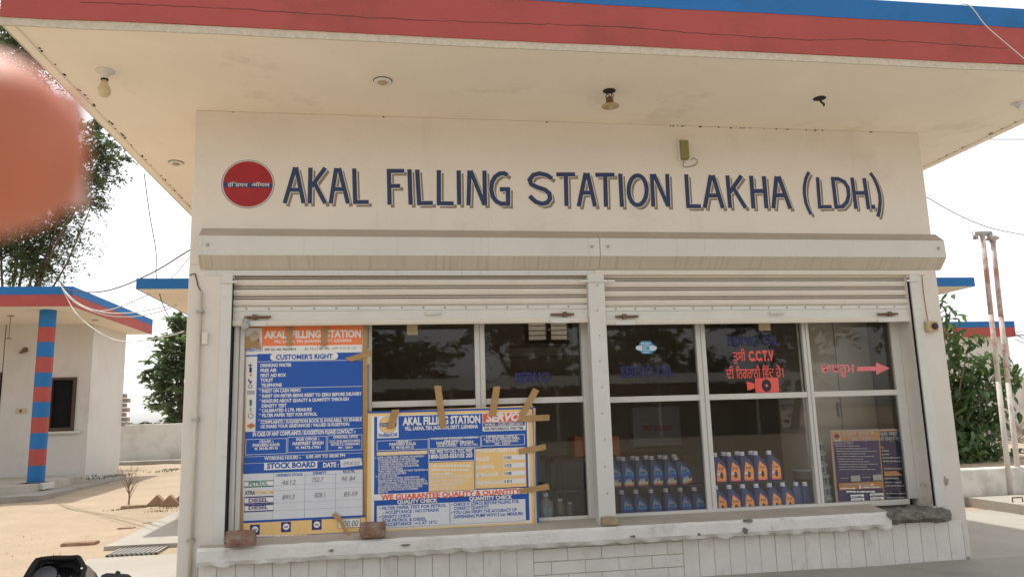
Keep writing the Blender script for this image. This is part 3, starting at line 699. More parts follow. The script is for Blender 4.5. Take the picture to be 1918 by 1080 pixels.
s.rect(P_BLUE, 66, 183, 612, 190); s.rect(P_BLUE, 128, 178, 612, 532)
s.rect(P_WHITE, 200, 176, 486, 209); s.disc(P_WHITE, 203, 192, 16); s.disc(P_WHITE, 483, 187, 16); s.text(P_BLUE, "CUSTOMER'S RIGHT", 212, 203, 474, 21, .035)
for tx, u0, v, u1 in (('DRINKING WATER', 142, 238, 285), ('FREE AIR', 142, 261, 217), ('FIRST AID BOX', 142, 284, 260), ('TOILET', 142, 306, 200), ('TELEPHONE', 145, 329, 240),
    ('* INSIST ON CASH MEMO', 136, 356, 327), ('* INSIST ON METER BEING RESET TO ZERO BEFORE DELIVERY', 136, 379, 608), ('* REASSURE ABOUT QUALITY & QUANTITY THROUGH', 136, 402, 548), ('DENSITY TEST', 148, 424, 262),
    ('* CALIBRATED 5 LTR. MEASURE', 136, 446, 378), ('* FILTER PAPER TEST FOR PETROL', 136, 468, 403), ('COMPLAINTS / SUGGESTION BOOK IS AVAILABLE. TO ENABLE', 143, 499, 607), ('US SHARE YOUR GRIEVANCES / VALUED SUGGESTION.', 143, 519, 553)):
    s.text(P_WHITE, tx, u0, v, u1, 15, .035)
for v in (213, 336, 480): s.rect(P_WHITE, 130, v, 612, v+2)
# little pictograms
s.rect(P_NAVY, 91, 240, 103, 263); s.rect(P_NAVY, 86, 228, 104, 233); s.rect(P_NAVY, 94, 222, 98, 240); s.rect(P_RED, 92, 273, 104, 276); s.rect(P_RED, 96, 268, 100, 282)
s.poly(P_NAVY, [(86, 293), (92, 293), (92, 302), (105, 302), (98, 314), (92, 314), (92, 306), (86, 304)]); s.disc(P_NAVY, 96, 327, 9); s.disc(P_WHITE, 96, 327, 6); s.rect(P_NAVY, 83, 348, 115, 362); s.rect(P_WHITE, 85, 350, 113, 360); s.text(P_NAVY, '00.00', 88, 359, 111, 8)
s.rect(P_TEAL, 93, 388, 103, 416); s.rect(mat('print_pale_green', srgb(150, 190, 150)), 94, 422, 101, 444); s.disc(P_NAVY, 98, 462, 12); s.disc(P_WHITE, 98, 462, 9.5); s.poly(mat('print_ochre', srgb(206, 132, 74)), [(78, 508), (100, 494), (122, 506), (98, 522)])
s.rect(P_BLUE, 68, 536, 612, 728); s.text(P_WHITE, 'IN CASE OF ANY COMPLAINTS / SUGGESTION PLEASE CONTACT :-', 107, 556, 580, 19, .03)
for u0, v0, u1, v1 in ((75, 570, 263, 642), (268, 560, 446, 632), (451, 552, 610, 624)): s.rect(P_WHITE, u0, v0, u1, v0+2); s.rect(P_WHITE, u0, v1-2, u1, v1); s.rect(P_WHITE, u0, v0, u0+2, v1); s.rect(P_WHITE, u1-2, v0-5, u1, v1-5)
for tx, u0, v, u1, h in (('DEALER :-', 138, 585, 203, 11), ('PARVEEN KAUR', 107, 604, 232, 14), ('M. 98145-99115', 116, 619, 222, 12), ('SALES OFFICER :-', 306, 576, 414, 12), ('HARPREET SINGH', 290, 597, 432, 15), ('M. 94172-17931', 305, 615, 418, 13),
    ('DIVISIONAL OFFICE', 478, 566, 590, 12), ('S.C.O. 35-36, MADHYA MARG,', 460, 585, 602, 11), ('SECTOR 7-C, CHANDIGARH,', 466, 599, 600, 11), ('PIN - 160019', 500, 613, 566, 10)): s.text(P_WHITE, tx, u0, v, u1, h, .035)
s.rect(P_WHITE, 66, 650, 612, 651.5); s.text(P_WHITE, 'WORKING HOURS :-', 160, 665, 330, 15, .03); s.text(P_WHITE, '6:00 AM TO 08:00 PM', 352, 657, 531, 15, .03); s.rect(P_WHITE, 66, 681, 612, 682.5)
s.rect(P_WHITE, 160, 678, 404, 711); s.text(P_BLUE, 'STOCK BOARD', 172, 704, 396, 24, .035); s.text(P_WHITE, 'DATE :', 430, 698, 502, 21, .03)
s.poly(P_GREY, [(508, 664), (540, 658), (604, 654), (612, 688), (560, 694), (512, 700)]); s.text(P_PEN, '09/6/20', 524, 688, 598, 15, 0, .3)
s.rect(P_GREY, 62, 730, 612, 950)
for v in (748, 790, 813, 870, 905): s.rect(mat('print_line_blue', srgb(130, 150, 190)), 203, v-8, 611, v-7)
for u in (203, 347, 487): s.rect(MATS['print_line_blue'], u, 724, u+1.5, 940)
for tx, u0, v, u1 in (('OPENING STOCK', 215, 741, 337), ('DENSITY', 384, 731, 447), ('RS./LTR.', 522, 724, 578)): s.text(P_BLUE, tx, u0, v, u1, 12, .035)
s.rect(P_TEAL, 68, 762, 203, 792); s.rect(P_WHITE, 69, 766, 202, 786); s.text(P_TEAL, 'PETROL', 88, 783, 178, 17, .035)
s.text(P_DARK, 'XTRA', 70, 824, 118, 16, .035); s.text(P_YEL, 'PREMIUM', 119, 822, 202, 16, .035)
for v in (830, 866): s.rect(P_NAVY, 68, v+4, 203, v+39); s.rect(P_WHITE, 70, v+10, 202, v+33)
s.text(P_NAVY, 'DIESEL', 88, 859, 177, 17, .035); s.text(P_NAVY, 'DIESEL', 88, 892, 177, 17, .035)
for tx, u0, v, u1 in (('4612', 240, 779, 304), ('752.7', 380, 767, 432), ('96 84', 516, 762, 578), ('8913', 243, 846, 300), ('828.1', 392, 836, 440), ('83-59', 526, 832, 588)): s.text(P_PEN, tx, u0, v, u1, 22, .0, .25)
s.rect(P_BLUE, 60, 944, 626, 954); s.rect(P_YEL, 56, 955, 628, 1021); s.rect(P_BLUE, 50, 1021, 630, 1035)
for u, v in ((95, 962), (238, 949), (379, 939)):
    s.rect(P_NAVY, u, v, u+45, v+47); s.disc(P_WHITE, u+23, v+21, 15); s.rect(P_NAVY, u+14, v+20, u+32, v+25)
s.rect(P_DARK, 498, 935, 602, 978); s.rect(P_WHITE, 500, 937, 600, 976); s.text(P_DARK, '00.00', 524, 970, 592, 27, .0, .2)
s.rows(P_WHITE, 96, 400, 1016, 9, 3, .9)
s.out('print', t)
def tape(t, pr, pts, lift=.004, m=TAPE):
    y = pr.y-.008-lift; q = [pr.P(*p) for p in pts]; mb = MB(); n = len(q)
    mb.add([(a, y, b) for a, b in q]+[(a, y+.0006, b) for a, b in q], [tuple(range(n)), tuple(range(n, 2*n))[::-1]]+[(i, (i+1) % n, n+(i+1) % n, n+i) for i in range(n)])
    return mb.build('tape_strip', m, t)
tape(t, s, [(262, 55), (292, 55), (286, 142), (264, 142)]); tape(t, s, [(430, 55), (454, 55), (446, 142), (420, 142)]); tape(t, s, [(530, 198), (648, 160), (652, 188), (560, 214)], .006)
tape(t, s, [(56, 150), (76, 150), (72, 560), (60, 760), (66, 1020), (46, 1030), (52, 500)], .002); tape(t, s, [(612, 60), (634, 60), (636, 990), (628, 1005), (616, 700)], .002)
tape(t, s, [(640, 150), (652, 200), (646, 226), (634, 226), (634, 165)], .003, CARD); tape(t, s, [(55, 118), (120, 78), (130, 110), (148, 150), (100, 150), (60, 160)], .008, TAPE); tape(t, s, [(88, 96), (118, 76), (136, 84), (134, 108), (106, 126)], .012, CARD)
mb = MB(); pts = [AY(*s.pix(u, v), Y1-.02-.015*k) for k, (u, v) in enumerate(((478, 912), (510, 940), (530, 985), (560, 1018), (580, 1030)))]; d = Vector((.012, 0, .012))
mb.add([p-d*(1-.15*i) for i, p in enumerate(pts)]+[p+d*(1-.15*i) for i, p in enumerate(pts)], [(i, i+1, 6+i, 5+i) for i in range(4)])
mb.build('peeling_tape', TAPE, t)
# --- wide board
Y2 = .104
s = Print(Y2, pix(680, 600, 2.634))
t = thing('guarantee_signboard', 'wide blue and yellow dealer notice board taped against the left window', 'signboard', (1.8, Y2, zsill))
board(t, Y2, s, [(24, 450), (838, 418), (852, 1008), (18, 1056)], .012, P_BLUE, P_YEL)
s.rect(P_BLUE, 24, 448, 838, 458); s.rect(P_WHITE, 40, 470, 814, 1034); s.rect(P_BLUE, 834, 425, 849, 1010); s.rect(P_BLUE, 20, 1046, 850, 1056)
s.rect(P_BLUE, 55, 474, 806, 1022)
s.rect(P_WHITE, 70, 470, 175, 580); s.disc(P_BLUE, 123, 513, 42); s.disc(P_YEL, 123, 513, 40); s.rect(P_BLUE, 82, 505, 165, 524); s.gtext(P_YEL, 'इंिडयन ऑयल', 86, 521, 160, 10); s.text(P_BLUE, 'IndianOil', 78, 572, 167, 17, .02)
s.text(P_WHITE, 'AKAL FILLING STATION', 195, 515, 579, 37, .035); s.text(P_WHITE, 'VILL. LAKHA, TEH. JAGRAON, DISTT. LUDHIANA', 205, 541, 568, 18, .03)
s.rect(P_WHITE, 588, 456, 800, 546); s.rect(P_RED, 591, 459, 797, 502); s.text(P_WHITE, 'SERVO', 606, 497, 775, 36, .035, .25); s.rect(P_NAVY, 592, 504, 797, 523); s.text(P_WHITE, 'WORLD - CLASS LUBRICANTS', 599, 520, 790, 13, .03); s.text(P_NAVY, '100% PERFORMANCE. EVERYTIME.', 598, 541, 793, 13, .03)
for u0, v0, u1, v1 in ((68, 592, 322, 642), (325, 580, 580, 632), (583, 567, 796, 619)): s.rect(P_WHITE, u0, v0, u1, v0+2.4); s.rect(P_WHITE, u0, v1-2.4, u1, v1); s.rect(P_WHITE, u0, v0, u0+2.4, v1); s.rect(P_WHITE, u1-2.4, v0-9, u1, v1-9)
for tx, u0, v, u1, h in (('DEALER :-', 166, 601, 238, 12), ('PARVEEN KAUR', 130, 617, 262, 14), ('M. 98145-99115', 142, 633, 250, 13), ('IN CASE OF ANY COMPLAINTS / SUGGESTION', 337, 587, 566, 10), ('PLEASE CONTACT :-', 400, 596, 490, 9), ('HARPREET SINGH', 362, 611, 543, 15), ('(SALES OFFICER)     M. 94172-17931', 365, 622, 564, 10),
    ('DIVISIONAL OFFICE', 608, 579, 760, 13), ('S.C.O. 35-36, MADHYA MARG,', 595, 590, 773, 11), ('SECTOR 7-C, CHANDIGARH,', 605, 602, 765, 11), ('PIN - 160019', 650, 612, 726, 10),
    ('FEEL FREE TO CALL TOLL FREE', 331, 655, 537, 16, ), ('1800-2333-555/155 203', 327, 680, 540, 20)): s.text(P_WHITE, tx, u0, v, u1, h, .035)
s.rect(P_YEL, 68, 648, 317, 666); s.text(P_WHITE, 'QUALITY & QUANTITY GUIDELINES', 76, 662, 310, 13, .02)
LN = ['1. AFTER A FRESH REFILL, IF YOUR CAR SUDDENLY', '   DEVELOPS UNUSUAL SYMPTOMS LIKE :', '(1) EXCESSIVE EMISSION OF WHITE SMOKE.', '(2) LONGER THAN NORMAL TIME TO START.', '(3) REDUCED ACCELERATION ENGINE POWER.', '(4) KNOCKING OF ENGINE.', 'THEN THERE IS A POSSIBILITY THAT THE PETROL IS', 'ADULTERATED WITH KEROSENE.', '2. IN CASE OF DOUBT :', 'PUT TWO DROPS OF PETROL TAKEN FROM THE', "DEALER'S PUMP ON FILTER (WHICH IS AVAILABLE", 'WITH THE DEALER). IF PETROL IS ADULTERATED IT', 'WILL LEAVE A STAIN ON THE FILTER PAPER IN FIVE', 'MINUTES BECAUSE PETROL EVAPORATES FASTER.', 'RECHECK AND IF THE DOUBT IS CONFIRMED', 'REPORT TO']
for k, tx in enumerate(LN):
    u0 = 62 if k in (0, 8) else 74; s.text(P_WHITE, tx, u0, 680+k*11.4, u0+5.35*len(tx), 9, .03)
s.rect(P_WHITE, 322, 636, 546, 639); s.rect(P_WHITE, 322, 694, 546, 696.5); s.rect(P_WHITE, 322, 636, 324.5, 840); s.rect(P_WHITE, 548, 626, 551, 832)
s.rect(P_YEL, 325, 700, 546, 842); s.rows(P_WHITE, 335, 535, 720, 11, 1); s.rows(P_WHITE, 335, 535, 741, 11, 2, .95); s.rows(P_WHITE, 335, 440, 760, 11, 4, .9)
for k, tx in enumerate(('COMPLAINTS / SUGGESTION BOOK', 'IS AVAILABLE, TO ENABLE US', 'SHARE YOUR GRIEVANCES /', 'VALUED SUGGESTION')): s.text(P_WHITE, tx, 331, 779+k*18, 331+7.3*len(tx), 13, .02)
s.rect(P_YEL, 553, 632, 800, 828); s.text(P_WHITE, 'IMPORTANT TELEPHONE NO.', 558, 651, 792, 19, .03)
for tx, n_, v, u1 in (('POLICE', '100', 692, 622), ('HOSPITAL', '102', 731, 648), ('AMBULANCE', '108', 770, 665), ('FIRE BRIGADE', '101', 809, 689)):
    s.text(P_WHITE, tx, 556, v, u1, 18, .03); s.rect(P_WHITE, 692, v-29, 798, v-5); s.text(P_DARK, n_, 698, v-9, 732, 16, .02)
s.rect(P_WHITE, 52, 856, 808, 886); s.text(P_RED, 'WE GUARANTEE QUALITY & QUANTITY', 88, 883, 778, 25, .03)
s.text(P_WHITE, 'QUALITY CHECK', 168, 902, 368, 18, .035); s.text(P_WHITE, 'QUANTITY CHECK', 523, 886, 736, 18, .035)
s.rect(P_GREY, 68, 912, 800, 1021); s.rect(P_BLUE, 426, 897, 429, 998)
for tx, u0, v, u1 in (('• FILTER PAPER TEST FOR PETROL', 80, 932, 411, ), ('- ACCEPTANCE : NO STRAINS', 97, 952, 374), ('• DENSITY CHECK', 80, 974, 238), ('FOR PETROL & DIESEL', 97, 993, 312), ('-ACCEPTANCE : +-3 AT 15°C', 100, 1012, 365),
    ("• CHECK 0' (ZERO) BEFORE FILLING FOR", 434, 913, 770), ('CORRECT QUANTITY.', 448, 932, 624), ('• YOU CAN VERIFY THE ACCURACY OF', 434, 953, 758), ('DISPENSING PUMP WITH 5 Ltr. MEASURE', 448, 973, 789)): s.text(P_BLUE, tx, u0, v, u1, 15, .03)
s.out('print', t)
for p in ([(142, 440), (180, 438), (152, 530), (116, 534)], [(350, 322), (385, 320), (410, 525), (380, 530)], [(642, 326), (676, 324), (655, 470), (618, 474)], [(838, 332), (868, 346), (800, 470), (760, 505), (770, 460)],
          [(770, 470), (918, 463), (918, 492), (760, 500)], [(764, 632), (898, 608), (902, 636), (768, 660)], [(768, 828), (912, 802), (920, 832), (772, 852)]): tape(t, s, p, .004+.0012*rnd.random())
tape(t, s, [(838, 430), (850, 432), (848, 700), (858, 1004), (846, 1010), (842, 720)], .001, CARD)

# loose stones that hold the boards
def lump(name, c, sx, sy, sz, m, lab, cat, seed):
    bm = bmesh.new(); bmesh.ops.create_cube(bm, size=1); bmesh.ops.subdivide_edges(bm, edges=bm.edges, cuts=3, use_grid_fill=True)
    for v in bm.verts:
        d = v.co.normalized(); n = mnoise.noise(v.co*3.1+Vector((seed, 0, 0)))
        v.co = (v.co*.72+d*.28*.6)*(1+.16*n); v.co.x *= sx*1.15; v.co.y *= sy*1.15; v.co.z *= sz*1.15
    zmin = min(v.co.z for v in bm.verts)
    for v in bm.verts: v.co += Vector(c)-Vector((0, 0, zmin))
    me = bpy.data.meshes.new(name); bm.to_mesh(me); bm.free(); me.materials.append(m); return tag(link(name, me), lab, cat)
def sillpt(px, py): q = AZ(px, py, .408); return Vector((q.x, min(q.y, .06), .404))
lump('brick', sillpt(450, 1022), .16, .09, .085, BRICKM, 'broken brick on the sill at the lower left corner of the stock board', 'brick', 1)
lump('brick', sillpt(698, 1006), .145, .08, .085, BRICKM, 'broken brick on the sill between the two blue boards', 'brick', 5)
lump('stone', Vector((2.93, -.055, .402)), .10, .05, .05, mat('sill_stone', (.38, .31, .2), .95, .2, 20, .8, 60), 'small yellowish stone at the foot of the centre post', 'stone', 9)

# ================================================================== lettering on the panes
V_BLUE = mat('vinyl_blue', srgb(34, 38, 92), .5, .1, 20); V_RED = mat('vinyl_red', srgb(236, 98, 88), .5, .06, 20); V_PINK = mat('vinyl_pink', srgb(238, 130, 134), .5, .06, 20)
GF = GY-.0012
p = Print(GF, lambda u, v: (u, v)); p.text(V_BLUE, 'SERVO', 964, 716, 1032, 18, .03); p.out('lettering', PANE[2, 1])
p = Print(GF, lambda u, v: (u, v)); p.text(V_BLUE, 'SERVO OIL', 1162, 706, 1263, 20, .03)
p.out('lettering', PANE[3, 1])
p = Print(GF, pix(1100, 590, 2.635))
CY = mat('sticker_blue', srgb(70, 160, 200), .4); SW = mat('sticker_white', srgb(215, 225, 230), .4)
p.poly(CY, [(258, 135), (272, 128), (312, 128), (322, 140), (330, 150), (345, 162), (330, 176), (312, 190), (272, 190), (256, 172), (240, 162), (256, 150)])
p.poly(SW, [(240, 154), (250, 150), (332, 150), (345, 160), (336, 174), (252, 174), (240, 166)]); p.poly(CY, [(270, 153), (305, 153), (308, 171), (272, 171)]); p.text(SW, 'PUSH', 267, 146, 310, 11, .04); p.text(SW, 'PUSH', 274, 187, 304, 8, .03); p.text(SW, 'PW', 276, 168, 292, 9, .03)
p.out('push_sticker', PANE[3, 1])
p = Print(GF, pix(1340, 600, 7.2))
p.text(V_BLUE, 'SERVO OIL', 165, 335, 870, 120, .03)
p.text(V_RED, 'C.C.T.V', 448, 540, 795, 128, .045)
for tx, u0, v, u1, h in (('ਤੁਸੀਂ', 240, 548, 410, 128), ('ਦੀ', 152, 782, 250, 132), ('ਿਨਗਰਾਨੀ', 282, 780, 606, 134), ('ਿਵੱਚ', 638, 772, 790, 134), ('ਹੋ।', 820, 764, 914, 132)): p.gtext(V_RED, tx, u0, v, u1, h)
p.poly(V_RED, [(414, 822), (522, 846), (526, 912), (430, 942)])
cx0, cy0, cx1, cy1 = 524, 772, 850, 968
p.poly(V_RED, [(540, 778), (828, 768), (842, 780), (856, 950), (844, 966), (552, 972), (536, 958), (526, 792)])
p.disc(P_DARK, 684, 876, 66, 1.2); p.disc(V_RED, 686, 876, 17, 1.1); p.out('lettering', PANE[4, 1])
p = Print(GF, pix(1480, 580, 2.16))
p.gtext(V_PINK, 'ਬਾਥਰੂਮ', 125, 258, 262, 37)
p.stroke(V_PINK, [(270, 239), (346, 237)], 16); p.poly(V_PINK, [(345, 212), (402, 235), (348, 263)]); p.out('lettering', PANE[5, 1])
# paper scraps at the top of the panes
for i, (u, v, u1, v1) in ((1, (762, 598, 782, 627)), (4, (1420, 600, 1442, 619))):
    p = Print(GF, lambda u, v: (u, v)); p.rect(CARD, u, v, u1, v1); p.out('paper_scrap', PANE[i, 1])

# ================================================================== display behind the glass
P_PO = mat('poster_orange', (.95, .46, .15), .45, .05, 9); P_PN = mat('poster_navy', srgb(84, 74, 138), .45, .06, 9)
Y3 = .212
s = Print(Y3, pix(1480, 780, 6.0))
t = thing('hindi_notice_board', 'navy and orange Hindi notice board standing behind the right pane', 'signboard', (5, Y3, .43))
board(t, Y3, s, [(447, 156), (990, 138), (1062, 930), (518, 957)], .008, P_WHITE, P_WHITE)
s.poly(P_PN, [(480, 280), (1000, 262), (1050, 925), (535, 950)]); s.poly(P_PO, [(472, 170), (982, 150), (1000, 258), (482, 276)]); s.rect(P_WHITE, 485, 180, 562, 276); s.disc(P_RED, 524, 218, 32); s.rect(P_PN, 494, 210, 556, 228)
for a, b in (((466, 172), (534, 950)),): s.stroke(P_PO, [a, b], 14)
s.stroke(P_PO, [(992, 150), (1056, 925)], 12)
s.gtext(P_WHITE, 'शुद्धता जांचने के', 592, 216, 948, 44); s.gtext(P_WHITE, 'िदशा-िनर्देश', 652, 268, 908, 44)
s.gtext(P_WHITE, 'शुद्ध पेट्रोल और डीजल में', 492, 312, 700, 22)
for k in range(10): s.rows(P_WHITE, 500+k*4, 980+k*4, 332+k*29, 11, k, .55+.45*((k*7) % 5)/5)
s.rect(P_WHITE, 660, 660, 765, 724); s.rect(P_WHITE, 908, 648, 1010, 712); s.rows(P_WHITE, 548, 645, 690, 9, 21); s.rows(P_WHITE, 790, 895, 680, 9, 22)
s.poly(P_PO, [(526, 742), (1022, 718), (1034, 792), (534, 822)]); s.rows(P_WHITE, 575, 980, 764, 14, 30); s.rows(P_WHITE, 545, 740, 806, 14, 31); s.text(P_WHITE, '5', 756, 804, 778, 34, .03); s.rows(P_WHITE, 792, 1020, 794, 14, 32)
s.rows(P_WHITE, 610, 975, 846, 18, 33); 
for u0, v0, u1 in ((655, 872, 805), (872, 858, 1020), (660, 912, 808), (876, 900, 1024)): s.rect(P_WHITE, u0, v0, u1, v0+28); s.rows(P_DARK, u0+12, u1-12, v0+20, 11, u0)
s.out('print', t)
s = Print(Y3+.012, pix(1480, 780, 6.0))
t = thing('safety_notice_board', 'dark blue Hindi notice board half hidden at the right window jamb', 'signboard', (5.3, Y3, .43))
board(t, Y3+.012, s, [(940, 140), (1306, 122), (1410, 908), (1000, 932)], .008, P_PN, mat('print_deep_navy', srgb(46, 46, 98), .45, .06, 9))
s.poly(P_WHITE, [(994, 142), (1300, 132), (1301, 142), (995, 152)]); s.poly(P_PO, [(995, 152), (1301, 142), (1303, 154), (997, 164)])
s.gtext(P_WHITE, 'रक्षा संबंधी', 1000, 215, 1208, 42); s.gtext(P_WHITE, 'ानी योग्य िनर्देश', 1004, 272, 1276, 42)
for k, (v, f) in enumerate(((388, .2), (428, .25), (466, .75), (505, .75), (588, .95), (698, .55), (742, .65), (780, .95), (866, .85), (912, .95))): s.rows(P_WHITE, 1020+k*6, 1290+k*9, v, 15, 50+k, f)
s.poly(P_PO, [(1012, 320), (1050, 355), (1016, 356)]); s.poly(P_PO, [(1046, 612), (1178, 606), (1258, 655), (1052, 664)]); s.out('print', t)
for xq in (1,):
    pass
# pails
PW = mat('pail_white', srgb(196, 200, 198), .45, .05, 12); PLb = mat('pail_label', srgb(112, 160, 184), .45, .25, 26, dirt=srgb(196, 196, 186), dscale=26, dthr=.5); PLd = mat('pail_print', srgb(92, 96, 96), .45, .3, 40)
z = .402
for k in range(6):
    c = AY(1546, 942, .30); r_ = .058; hgt = .0865
    t = thing('grease_pail', ('white grease pail with blue label, %s from the bottom of the stack of six' % ORD[k]), 'pail', (c.x, .30, z), 'grease pails stacked behind the right pane')
    dx = rnd.uniform(-.003, .003); c2 = (c.x+dx-.0055*k, .30, z)
    MB().lathe([(r_*.86, .001), (r_*.88, .004), (r_*.97, .068), (r_*.97, .070)], c2, 20).build('body', PW, t, smooth=True)
    MB().lathe([(r_*1.02, .0705), (r_*1.06, .072), (r_*1.06, .083), (r_*1.0, .0855)], c2, 20).build('lid', PW, t, smooth=True)
    mb = MB()
    for i in range(9):
        a0, a1 = pi*(1.12+.76*i/9), pi*(1.12+.76*(i+1)/9)
        f = lambda a, h: (c2[0]+r_*(.885+.085*h/.068+.012)*cos(a), c2[1]+r_*(.885+.085*h/.068+.012)*sin(a), z+h)
        mb.add([f(a0, .014), f(a1, .014), f(a1, .058), f(a0, .058)], [(0, 1, 2, 3)], 0 if i % 3 != 1 else 1)
    mb.build('label', [PLb, PLd], t); z += hgt
# bottles ------------------------------------------------------------
L_SKY = mat('label_sky', srgb(60, 175, 235), .4, .06, 40); L_MID = mat('label_mid_blue', srgb(44, 96, 200), .4); L_YEL = mat('label_yellow', srgb(235, 225, 140), .4, .15, 60)
L_RED = mat('label_red', srgb(235, 60, 48), .4); L_OR = mat('label_orange', (.95, .33, .08), .4, .1, 40); L_GRY = mat('label_grey', srgb(215, 218, 222), .4, .2, 80); L_DK = mat('label_dark', srgb(46, 40, 44), .4); L_PINK = mat('label_pink', srgb(214, 150, 150), .4)
LM = [L_SKY, L_MID, L_YEL, L_RED, L_OR, L_GRY, L_DK, L_PINK]
BODY = [(-.047, 0), (.047, 0), (.051, .02), (.052, .09), (.049, .135), (.034, .168), (.006, .196), (-.008, .212), (-.042, .214), (-.047, .195), (-.050, .14), (-.052, .08), (-.051, .02)]
def bottle_meshes():
    mb = MB(); n = len(BODY); rings = []
    cx_, cz_ = 0, .1
    for y, k in ((-.031, .80), (-.030, .88), (-.024, .965), (-.012, 1), (.012, 1), (.024, .965), (.030, .88), (.031, .80)):
        rings.append([(cx_+(x-cx_)*k, y, cz_+(zz-cz_)*(k if zz < .2 else .5+.5*k)) for x, zz in BODY])
    mb.add([v for q in rings for v in q], [(i*n+j, i*n+(j+1) % n, (i+1)*n+(j+1) % n, (i+1)*n+j) for i in range(len(rings)-1) for j in range(n)]+[tuple(range(n))[::-1], tuple(range((len(rings)-1)*n, len(rings)*n))])
    cap = MB(); N = 20; cap.lathe([(.0165, .208), (.0185, .210), (.0185, .222), (.0165, .2235), (.0175, .225), (.0178, .240), (.0165, .242)], (-.025, 0, 0), N)
    ring = MB(); ring.lathe([(.0182, .2232), (.0184, .2235), (.0182, .226)], (-.025, 0, 0), N)
    yl = -.0318
    bl = MB()
    def pl(pts, mi, k): bl.add([(x, yl-.0003*k, zz) for x, zz in pts], [tuple(range(len(pts)))], mi)
    pl([(-.030, .012), (.038, .012), (.040, .07), (.038, .110), (.028, .128), (-.012, .165), (-.020, .13), (-.028, .07)], 1, 0)
    pl([(-.024, .098), (.038, .098), (.037, .112), (.027, .128), (-.012, .165), (-.020, .13)], 0, 1)
    pl([(-.018, .128), (.026, .126), (.024, .136), (-.016, .138)], 7, 2); pl([(-.012, .106), (.022, .106), (.022, .124), (-.010, .125)], 6, 2); pl([(-.004, .112), (.012, .112), (.012, .121), (-.004, .121)], 0, 3)
    pl([(-.030, .026), (.038, .026), (.039, .052), (-.028, .050)], 2, 1); pl([(-.028, .042), (-.012, .066), (.012, .070), (.022, .058), (.022, .044), (0, .036)], 5, 2); pl([(.018, .044), (.036, .046), (.034, .066), (.022, .07)], 6, 2); pl([(-.004, .054), (.010, .058), (.008, .064), (-.002, .062)], 6, 3)
    pl([(-.030, .012), (.038, .012), (.038, .025), (-.030, .025)], 3, 1); pl([(-.02, .016), (.03, .016), (.03, .020), (-.02, .020)], 7, 2)
    ol = MB(); bl2 = bl
    def po_(pts, mi, k): ol.add([(x, yl-.0003*k, zz) for x, zz in pts], [tuple(range(len(pts)))], mi)
    po_([(-.030, .012), (.038, .012), (.040, .07), (.038, .110), (.028, .128), (-.012, .168), (-.020, .13), (-.028, .07)], 4, 0)
    po_([(-.012, .108), (.022, .108), (.022, .120), (-.012, .121)], 6, 1); po_([(-.006, .111), (.004, .111), (.004, .117), (-.006, .117)], 5, 2); po_([(.008, .111), (.016, .111), (.016, .117), (.008, .117)], 4, 2)
    po_([(-.028, .062), (-.020, .082), (-.004, .084), (-.002, .068), (-.012, .060)], 5, 1); po_([(0, .035), (.016, .04), (.018, .07), (.008, .092), (-.004, .078), (-.006, .055)], 6, 1); po_([(-.028, .052), (-.008, .056), (-.010, .062), (-.026, .060)], 3, 2)
    po_([(-.030, .012), (.038, .012), (.038, .024), (-.030, .024)], 3, 1); po_([(-.02, .016), (.03, .016), (.03, .020), (-.02, .020)], 7, 2)
    def me(mb, mats):
        m = bpy.data.meshes.new('bottle_part'); m.from_pydata(mb.v, [], mb.f)
        for q in mats: m.materials.append(q)
        if len(mats) > 1: m.polygons.foreach_set('material_index', mb.m)
        b = bmesh.new(); b.from_mesh(m); bmesh.ops.recalc_face_normals(b, faces=b.faces)
        if len(mats) > 1:
            for f in b.faces:
                if f.normal.y > 0: f.normal_flip()
        b.to_mesh(m); b.free(); return m
    bod = me(mb, [PLASTIC_B]); bod.polygons.foreach_set('use_smooth', [True]*len(bod.polygons))
    return bod, me(cap, [CAPW]), me(ring, [MATS['label_mid_blue']]), me(bl, LM), me(ol, LM)
BM_ = bottle_meshes(); KB = .955
def bottle(pos, kind, lab, group, tilt=0., turn=0.):
    t = thing('oil_bottle', lab, 'bottle', pos, group); t.rotation_euler = (0, tilt, turn); t.scale = (KB*1.16, KB*1.1, KB)
    def ch(name, me):
        o = bpy.data.objects.new(name, me); COL.objects.link(o); o.parent = t; return o
    ch('body', BM_[0]); c_ = ch('cap', BM_[1]); o = bpy.data.objects.new('cap_ring', BM_[2]); COL.objects.link(o); o.parent = c_
    if kind: ch('label', BM_[3 if kind == 'blue' else 4])
    return t
YB = .275
zU = AY(1230, 911, YB-.03).z; zLo = zU-.2475
def bx_(px, y=YB): return AY(px, 900, y-.03).x+.024
GB = 'oil bottles on display behind the glass'
for i, px in enumerate((1147, 1171.5, 1198, 1225.5, 1251.5)): bottle((bx_(px), YB, zU), 'blue', 'oil bottle with blue car label, %s from the centre post on the upper row' % ORD[i], GB, 0, rnd.uniform(-.06, .06))
bottle((bx_(1280)+.01, YB, zU+.004), 'blue', 'tilted oil bottle with blue car label at the right end of its upper row', GB, -.24)
for i, px in enumerate((1164, 1190, 1215.5, 1241.5)): bottle((bx_(px, YB+.085), YB+.085, zU), 'blue', 'rear oil bottle showing only its grey cap, %s from the centre post' % ORD[i], GB)
bottle((bx_(1268, YB+.085), YB+.085, zU), 'blue', 'rear oil bottle with its cap showing above the tilted bottle', GB)
for i, px in enumerate((1166, 1192.5, 1220.6, 1249, 1276, 1302.5)): bottle((bx_(px), YB, zLo), 'blue', 'oil bottle with blue car label, %s from the centre post on the lower row' % ORD[i], GB, 0, rnd.uniform(-.06, .06))
